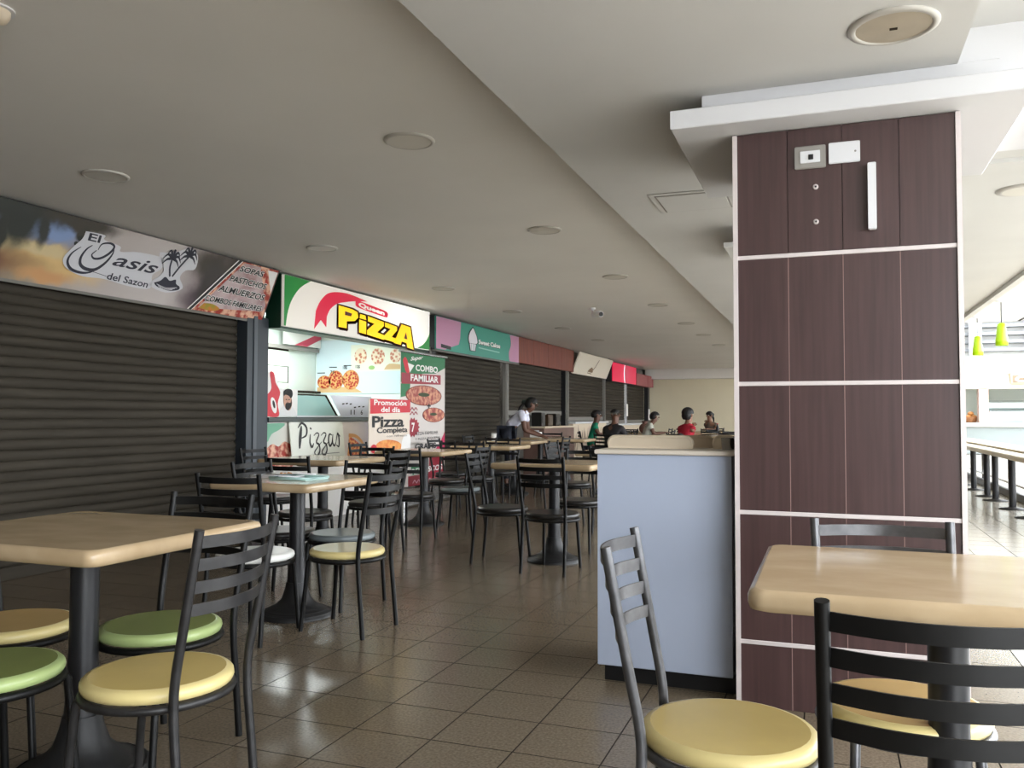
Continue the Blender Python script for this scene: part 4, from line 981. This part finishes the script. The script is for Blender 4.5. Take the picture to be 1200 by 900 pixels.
# further tables: (x, y, phrase, sides with chairs)
far = [(-3.92, 9.75, 'table before the teal sign shutter', 'nafs', 'k'),
       (-2.05, 8.75, 'table straight behind mid-hall table', 'nafs', 'k'),
       (-4.35, 11.75, 'table nearest the shutter with the teal sign', 'nas', 'k'),
       (-2.2, 10.9, 'second table behind mid-hall table', 'naf', 'k'),
       (-4.62, 13.75, 'table next to the woman in white', 'f', 'k'),
       (-3.95, 13.1, 'table before the green-shirted person', 'a', 'k'),
       (-2.1, 13.2, 'table behind the cream trays', 'nas', 'k'),
       (-3.2, 14.95, 'table before the person in the dark jacket', 'a', 'k'),
       (-2.05, 15.9, 'table before the red-shirted person', 'a', 'k'),
       (-3.9, 18.2, 'table before the person in the pale shirt', 'na', 'k'),
       (-2.35, 18.5, 'table past the red-shirted person', 'naf', 'k'),
       (-4.4, 20.6, 'table below the cream slanted sign', 'na', 'k'),
       (-2.7, 21.2, 'table in front of the furthest seated person', 'nas', 'k'),
       (-1.75, 16.9, 'table glimpsed just beside the pillar edge', 'naf', 'k')]
side = dict(n=(.06, -.52, 0, 'near side'), a=(.56, -.05, 90, 'aisle side'), f=(-.05, .54, 180, 'far side'), s=(-.56, .08, -90, 'shop side'))
for x, y, ph, ss, st in far:
    table(x, y, 'cream ' + ph, .80, .74)
    for s in ss:
        dx, dy, dg, wd = side[s]
        chair(x+dx+random.uniform(-.05, .05), y+dy+random.uniform(-.05, .05), dg+random.uniform(-7, 7), random.choice('kkkr'), f'black chair on the {wd} of the {ph}')

# small things left on far tables
def small(name, lab, cat, x, y, parts):
    t = thing(name, lab, cat, (x, y, TH))
    for n, f, m in parts: f(MB()).build(n, m, t)
small('paper_cup', 'white paper cup on the table under the teal sign', 'cup', -4.62, 11.6, [('cup_body', lambda b: b.lathe([(.03, 0), (.042, .1), (.044, .103)], 14), M['paper']), ('lid', lambda b: b.lathe([(.046, .1), (.046, .108), (.03, .115)], 14), M['grey_plastic'])])
small('napkin_box', 'white napkin box on the table next to the woman in white', 'box', -4.68, 13.7, [('box_body', lambda b: b.bevbox((-.09, -.06, 0), (.09, .06, .09), .008), M['paper']), ('napkin', lambda b: b.bevbox((-.05, -.01, .09), (.05, .01, .12), .003), M['white'])])
small('paper_plate', 'white plate on the table before the red-shirted person', 'plate', -1.95, 15.85, [('dish', lambda b: b.lathe([(.06, 0), (.11, .012), (.115, .014), (.06, .006)], 18), M['paper'])])
small('brown_bag', 'brown crumpled bag on the table before the pale-shirted person', 'bag', -3.72, 18.2, [('bag_body', lambda b: b.ball((0, 0, .10), (.13, .09, .12), 10, 7, -.8), mat('brown_paper', (112, 78, 66), .7, bump=.5, scale=20)), ('bag_neck', lambda b: b.lathe([(.05, .19), (.07, .26)], 8, cap=False), mat('brown_paper_neck', (104, 72, 60), .7))])
small('drink_bottle', 'small dark bottle on the table past the red-shirted person', 'bottle', -2.2, 18.4, [('bottle_body', lambda b: b.lathe([(.035, 0), (.036, .12), (.016, .17), (.014, .2)], 12), M['ink']), ('cap', lambda b: b.lathe([(.016, .2), (.016, .215)], 10), M['red'])])

# ---------------------------------------------------------------- people
def skin_obj(name, pts, edges, m, parent, root=0, sub=1):
    """pts: [(x, y, z, radius)]"""
    me = bpy.data.meshes.new(name); me.from_pydata([p[:3] for p in pts], edges, []); me.materials.append(m)
    o = link(name, me, parent)
    md = o.modifiers.new('skin', 'SKIN'); md.use_smooth_shade = True; md.branch_smoothing = .6
    for i, p in enumerate(pts):
        v = me.skin_vertices[0].data[i]
        r = p[3]; v.radius = (r, r) if not isinstance(r, tuple) else r
        v.use_root = (i == root)
    s = o.modifiers.new('sub', 'SUBSURF'); s.levels = sub; s.render_levels = sub
    return o
def person(x, y, deg, label, skin, shirt, trousers, lean=.06, standing=False, sleeves=True, hands=((-.10, .38, .82), (.10, .40, .82)), head_dx=(0, 0, 0), hair='short', cup_hand=False):
    t = thing('person', label, 'person', (x, y, 0), (0, 0, deg*PI/180))
    if standing:   # bending forward over the table, hands resting on it
        hip = Vector((0, -.18, .93)); chest = Vector((0, .10, 1.16)); neck = Vector((0, .17, 1.235)); head = Vector((0, .24, 1.315))
        knees = [Vector((s*.10, -.12, .5)) for s in (-1, 1)]; ank = [Vector((s*.11, -.17, .09)) for s in (-1, 1)]
    else:
        hip = Vector((0, -.06, .51)); chest = Vector((0, lean*.7, .90)); neck = Vector((0, lean, 1.03)); head = Vector((head_dx[0], lean+.03+head_dx[1], 1.145+head_dx[2]))
        knees = [Vector((s*.11, .36, .50)) for s in (-1, 1)]; ank = [Vector((s*.12, .34, .09)) for s in (-1, 1)]
    mid = (hip+chest)/2
    sh = [chest + Vector((s*.165, 0, .05)) for s in (-1, 1)]
    pts = []; E = []
    def add(p, r, to=None):
        pts.append((p[0], p[1], p[2], r))
        if to is not None: E.append((to, len(pts)-1))
        return len(pts)-1
    h = add(hip, (.135, .10)); m_ = add(mid, (.125, .09), h); c = add(chest, (.13, .095), m_); n1 = add(neck, .05, c); 
    hd = add(neck*.35+head*.65+Vector((0, .015, -.02)), (.062, .07), n1); add(head+Vector((0, -.01, .05)), (.072, .082), hd)
    ends = []
    for k, s in enumerate((-1, 1)):
        hv = Vector(hands[k]) if not standing else Vector((s*.14, .40, .83))
        el = (sh[k]+hv)/2 + Vector((s*.07, -.10, -.10))
        a = add(sh[k], .055, c); b = add(el, .041, a); w = add(hv-(hv-el).normalized()*.06, .027, b); pl = add(hv, (.032, .018), w)
        d = (hv-el).normalized(); sd = Vector((-d.y, d.x, 0)).normalized()
        for q, L in ((-.027, .065), (-.009, .078), (.009, .074), (.027, .06)):
            f1 = add(hv+d*.03+sd*q, .0085, pl); f2 = add(hv+d*(.03+L*.5)+sd*q+Vector((0, 0, -.004)), .0078, f1); add(hv+d*(.03+L)+sd*q+Vector((0, 0, -.018)), .0065, f2)
        th = add(hv-d*.015-s*sd*.034, .0095, pl); add(hv+d*.03-s*sd*.052, .008, th)
    for k, s in enumerate((-1, 1)):
        a = add(hip+Vector((s*.085, .01, -.03)), .082, h); b = add(knees[k], .058, a); cc = add(ank[k], .038, b)
        e = add(ank[k]+Vector((0, .05, -.05)), .036, cc); add(ank[k]+Vector((0, .15, -.06)), .028, e)
    skin_obj('body', pts, E, skin, t)
    # shirt: torso and sleeves
    pts = []; E = []
    h = add(hip+Vector((0, 0, .02)), (.15, .115)); m_ = add(mid, (.142, .108), h); c = add(chest, (.150, .112), m_); add(neck+(chest-neck)*.02, .064, c)
    for k, s in enumerate((-1, 1)):
        hv = Vector(hands[k]) if not standing else Vector((s*.14, .40, .83))
        el = (sh[k]+hv)/2 + Vector((s*.07, -.10, -.10))
        a = add(sh[k], .078, c)
        if sleeves == 'long': b = add(el, .052, a); add(el*.2+hv*.8, .038, b)
        else: add(sh[k]*.4+el*.6, .057, a)
    skin_obj('shirt', pts, E, shirt, t)
    pts = []; E = []
    h = add(hip, (.148, .112))
    for k, s in enumerate((-1, 1)):
        a = add(hip+Vector((s*.088, .01, -.03)), .094, h); b = add(knees[k], .069, a); add(ank[k]+Vector((0, 0, .04)), .052, b)
    skin_obj('trousers', pts, E, trousers, t)
    for k, s in enumerate((-1, 1)):
        p = ank[k]
        MB().bevbox((p.x-.045, p.y-.06, 0), (p.x+.045, p.y+.20, .05), .015).bevbox((p.x-.04, p.y-.055, .05), (p.x+.04, p.y+.1, .085), .015).build('shoe', M['ink'], t)
    hc = head+Vector((0, -.012, .05))
    if hair == 'short':
        MB().ball(hc, (.088, .102, .085), 16, 8, .02).ball(hc+Vector((0, -.035, -.02)), (.084, .075, .08), 14, 8, -.7).build('hair', M['hair'], t)
    elif hair == 'puffy':
        MB().ball(hc+Vector((0, -.02, .02)), (.105, .112, .10), 16, 9, -.2).ball(hc+Vector((0, -.05, -.03)), (.095, .08, .095), 14, 8, -.8).build('hair', M['hair'], t)
    elif hair == 'tied':
        MB().ball(hc, (.09, .102, .09), 16, 8, .0).ball(hc+Vector((0, -.035, -.02)), (.086, .078, .09), 14, 8, -.7).ball(hc+Vector((0, -.12, .0)), .045, 10, 6).build('hair', M['hair'], t)
        stroke3 = [hc+Vector((0, -.12, -.01)), hc+Vector((.02, -.18, -.09)), hc+Vector((.03, -.22, -.22))]
        MB().tube(stroke3, [.028, .03, .012], 8).build('ponytail', M['hair'], t)
    else:   # close-cropped
        MB().ball(hc+Vector((0, -.004, .006)), (.081, .094, .08), 16, 8, .1).build('hair', M['hair'], t)
    f = head+Vector((0, .062, .02))
    for s in (-1, 1):
        MB().ball(f+Vector((s*.028, .004, .018)), (.011, .007, .008), 8, 6).build('eye', M['paper'], t)
        MB().ball(f+Vector((s*.028, .0095, .018)), (.005, .003, .005), 6, 4).build('pupil', M['ink'], t)
        MB().ball(hc+Vector((s*.076, .012, -.03)), (.012, .022, .03), 8, 6).build('ear', skin, t)
    MB().ball(f+Vector((0, .012, -.008)), (.012, .018, .018), 8, 6).build('nose', skin, t)
    MB().ball(f+Vector((0, .003, -.042)), (.022, .008, .007), 10, 5).build('mouth', mat('lip', (120, 64, 58), .5), t)
    return t
jeans = mat('dark_trousers', (30, 34, 46), .8, var=.1, scale=30)
def cloth(n, c): return mat(n, c, .85, var=.08, scale=20, bump=.2)
person(-4.66, 12.72, -78, 'person standing and bending forward in a white top with tied hair', M['skin'], cloth('white_top', (226, 226, 240)), jeans, standing=True, hair='tied')
def seated_chair(x, y, deg, lab): chair(x, y, deg, 'k', lab)
person(-4.25, 15.85, -72, 'seated person in a green shirt with short dark hair', M['skin'], cloth('green_shirt', (22, 138, 104)), jeans, lean=.05, hair='short', hands=((-.1, .38, .82), (.12, .36, .83)))
seated_chair(-4.25, 15.82, -72, 'black chair under the green-shirted person')
table(-3.60, 16.0, 'cream table past the green-shirted person', .78, .7)
person(-3.47, 14.15, -20, 'seated person in a dark jacket, seen from behind, close-cropped hair', M['skin'], cloth('dark_jacket', (36, 32, 34)), jeans, lean=.10, sleeves='long', hair='cropped')
seated_chair(-3.47, 14.12, -20, 'black chair under the person in the dark jacket')
person(-3.52, 17.2, -68, 'seated person in a pale grey shirt with head bent forward', M['skin'], cloth('pale_shirt', (196, 196, 182)), jeans, lean=.14, hair='short', head_dx=(0, .05, -.03))
seated_chair(-3.52, 17.17, -68, 'black chair under the pale-shirted person')
person(-2.38, 15.1, -38, 'seated person in a red shirt with fuller dark hair, hand at chin', M['skin2'], cloth('red_shirt', (164, 24, 44)), jeans, lean=.08, hair='puffy', hands=((-.1, .38, .83), (.06, .17, 1.0)))
seated_chair(-2.38, 15.07, -38, 'black chair under the red-shirted person')
person(-2.78, 22.1, 150, 'furthest seated person in a grey brown top, hand raised to face', M['skin2'], cloth('grey_brown_top', (104, 92, 80)), jeans, lean=.08, hair='tied', hands=((-.1, .36, .83), (.05, .17, 1.02)))
seated_chair(-2.78, 22.13, 150, 'black chair under the furthest seated person')
fit_texts()
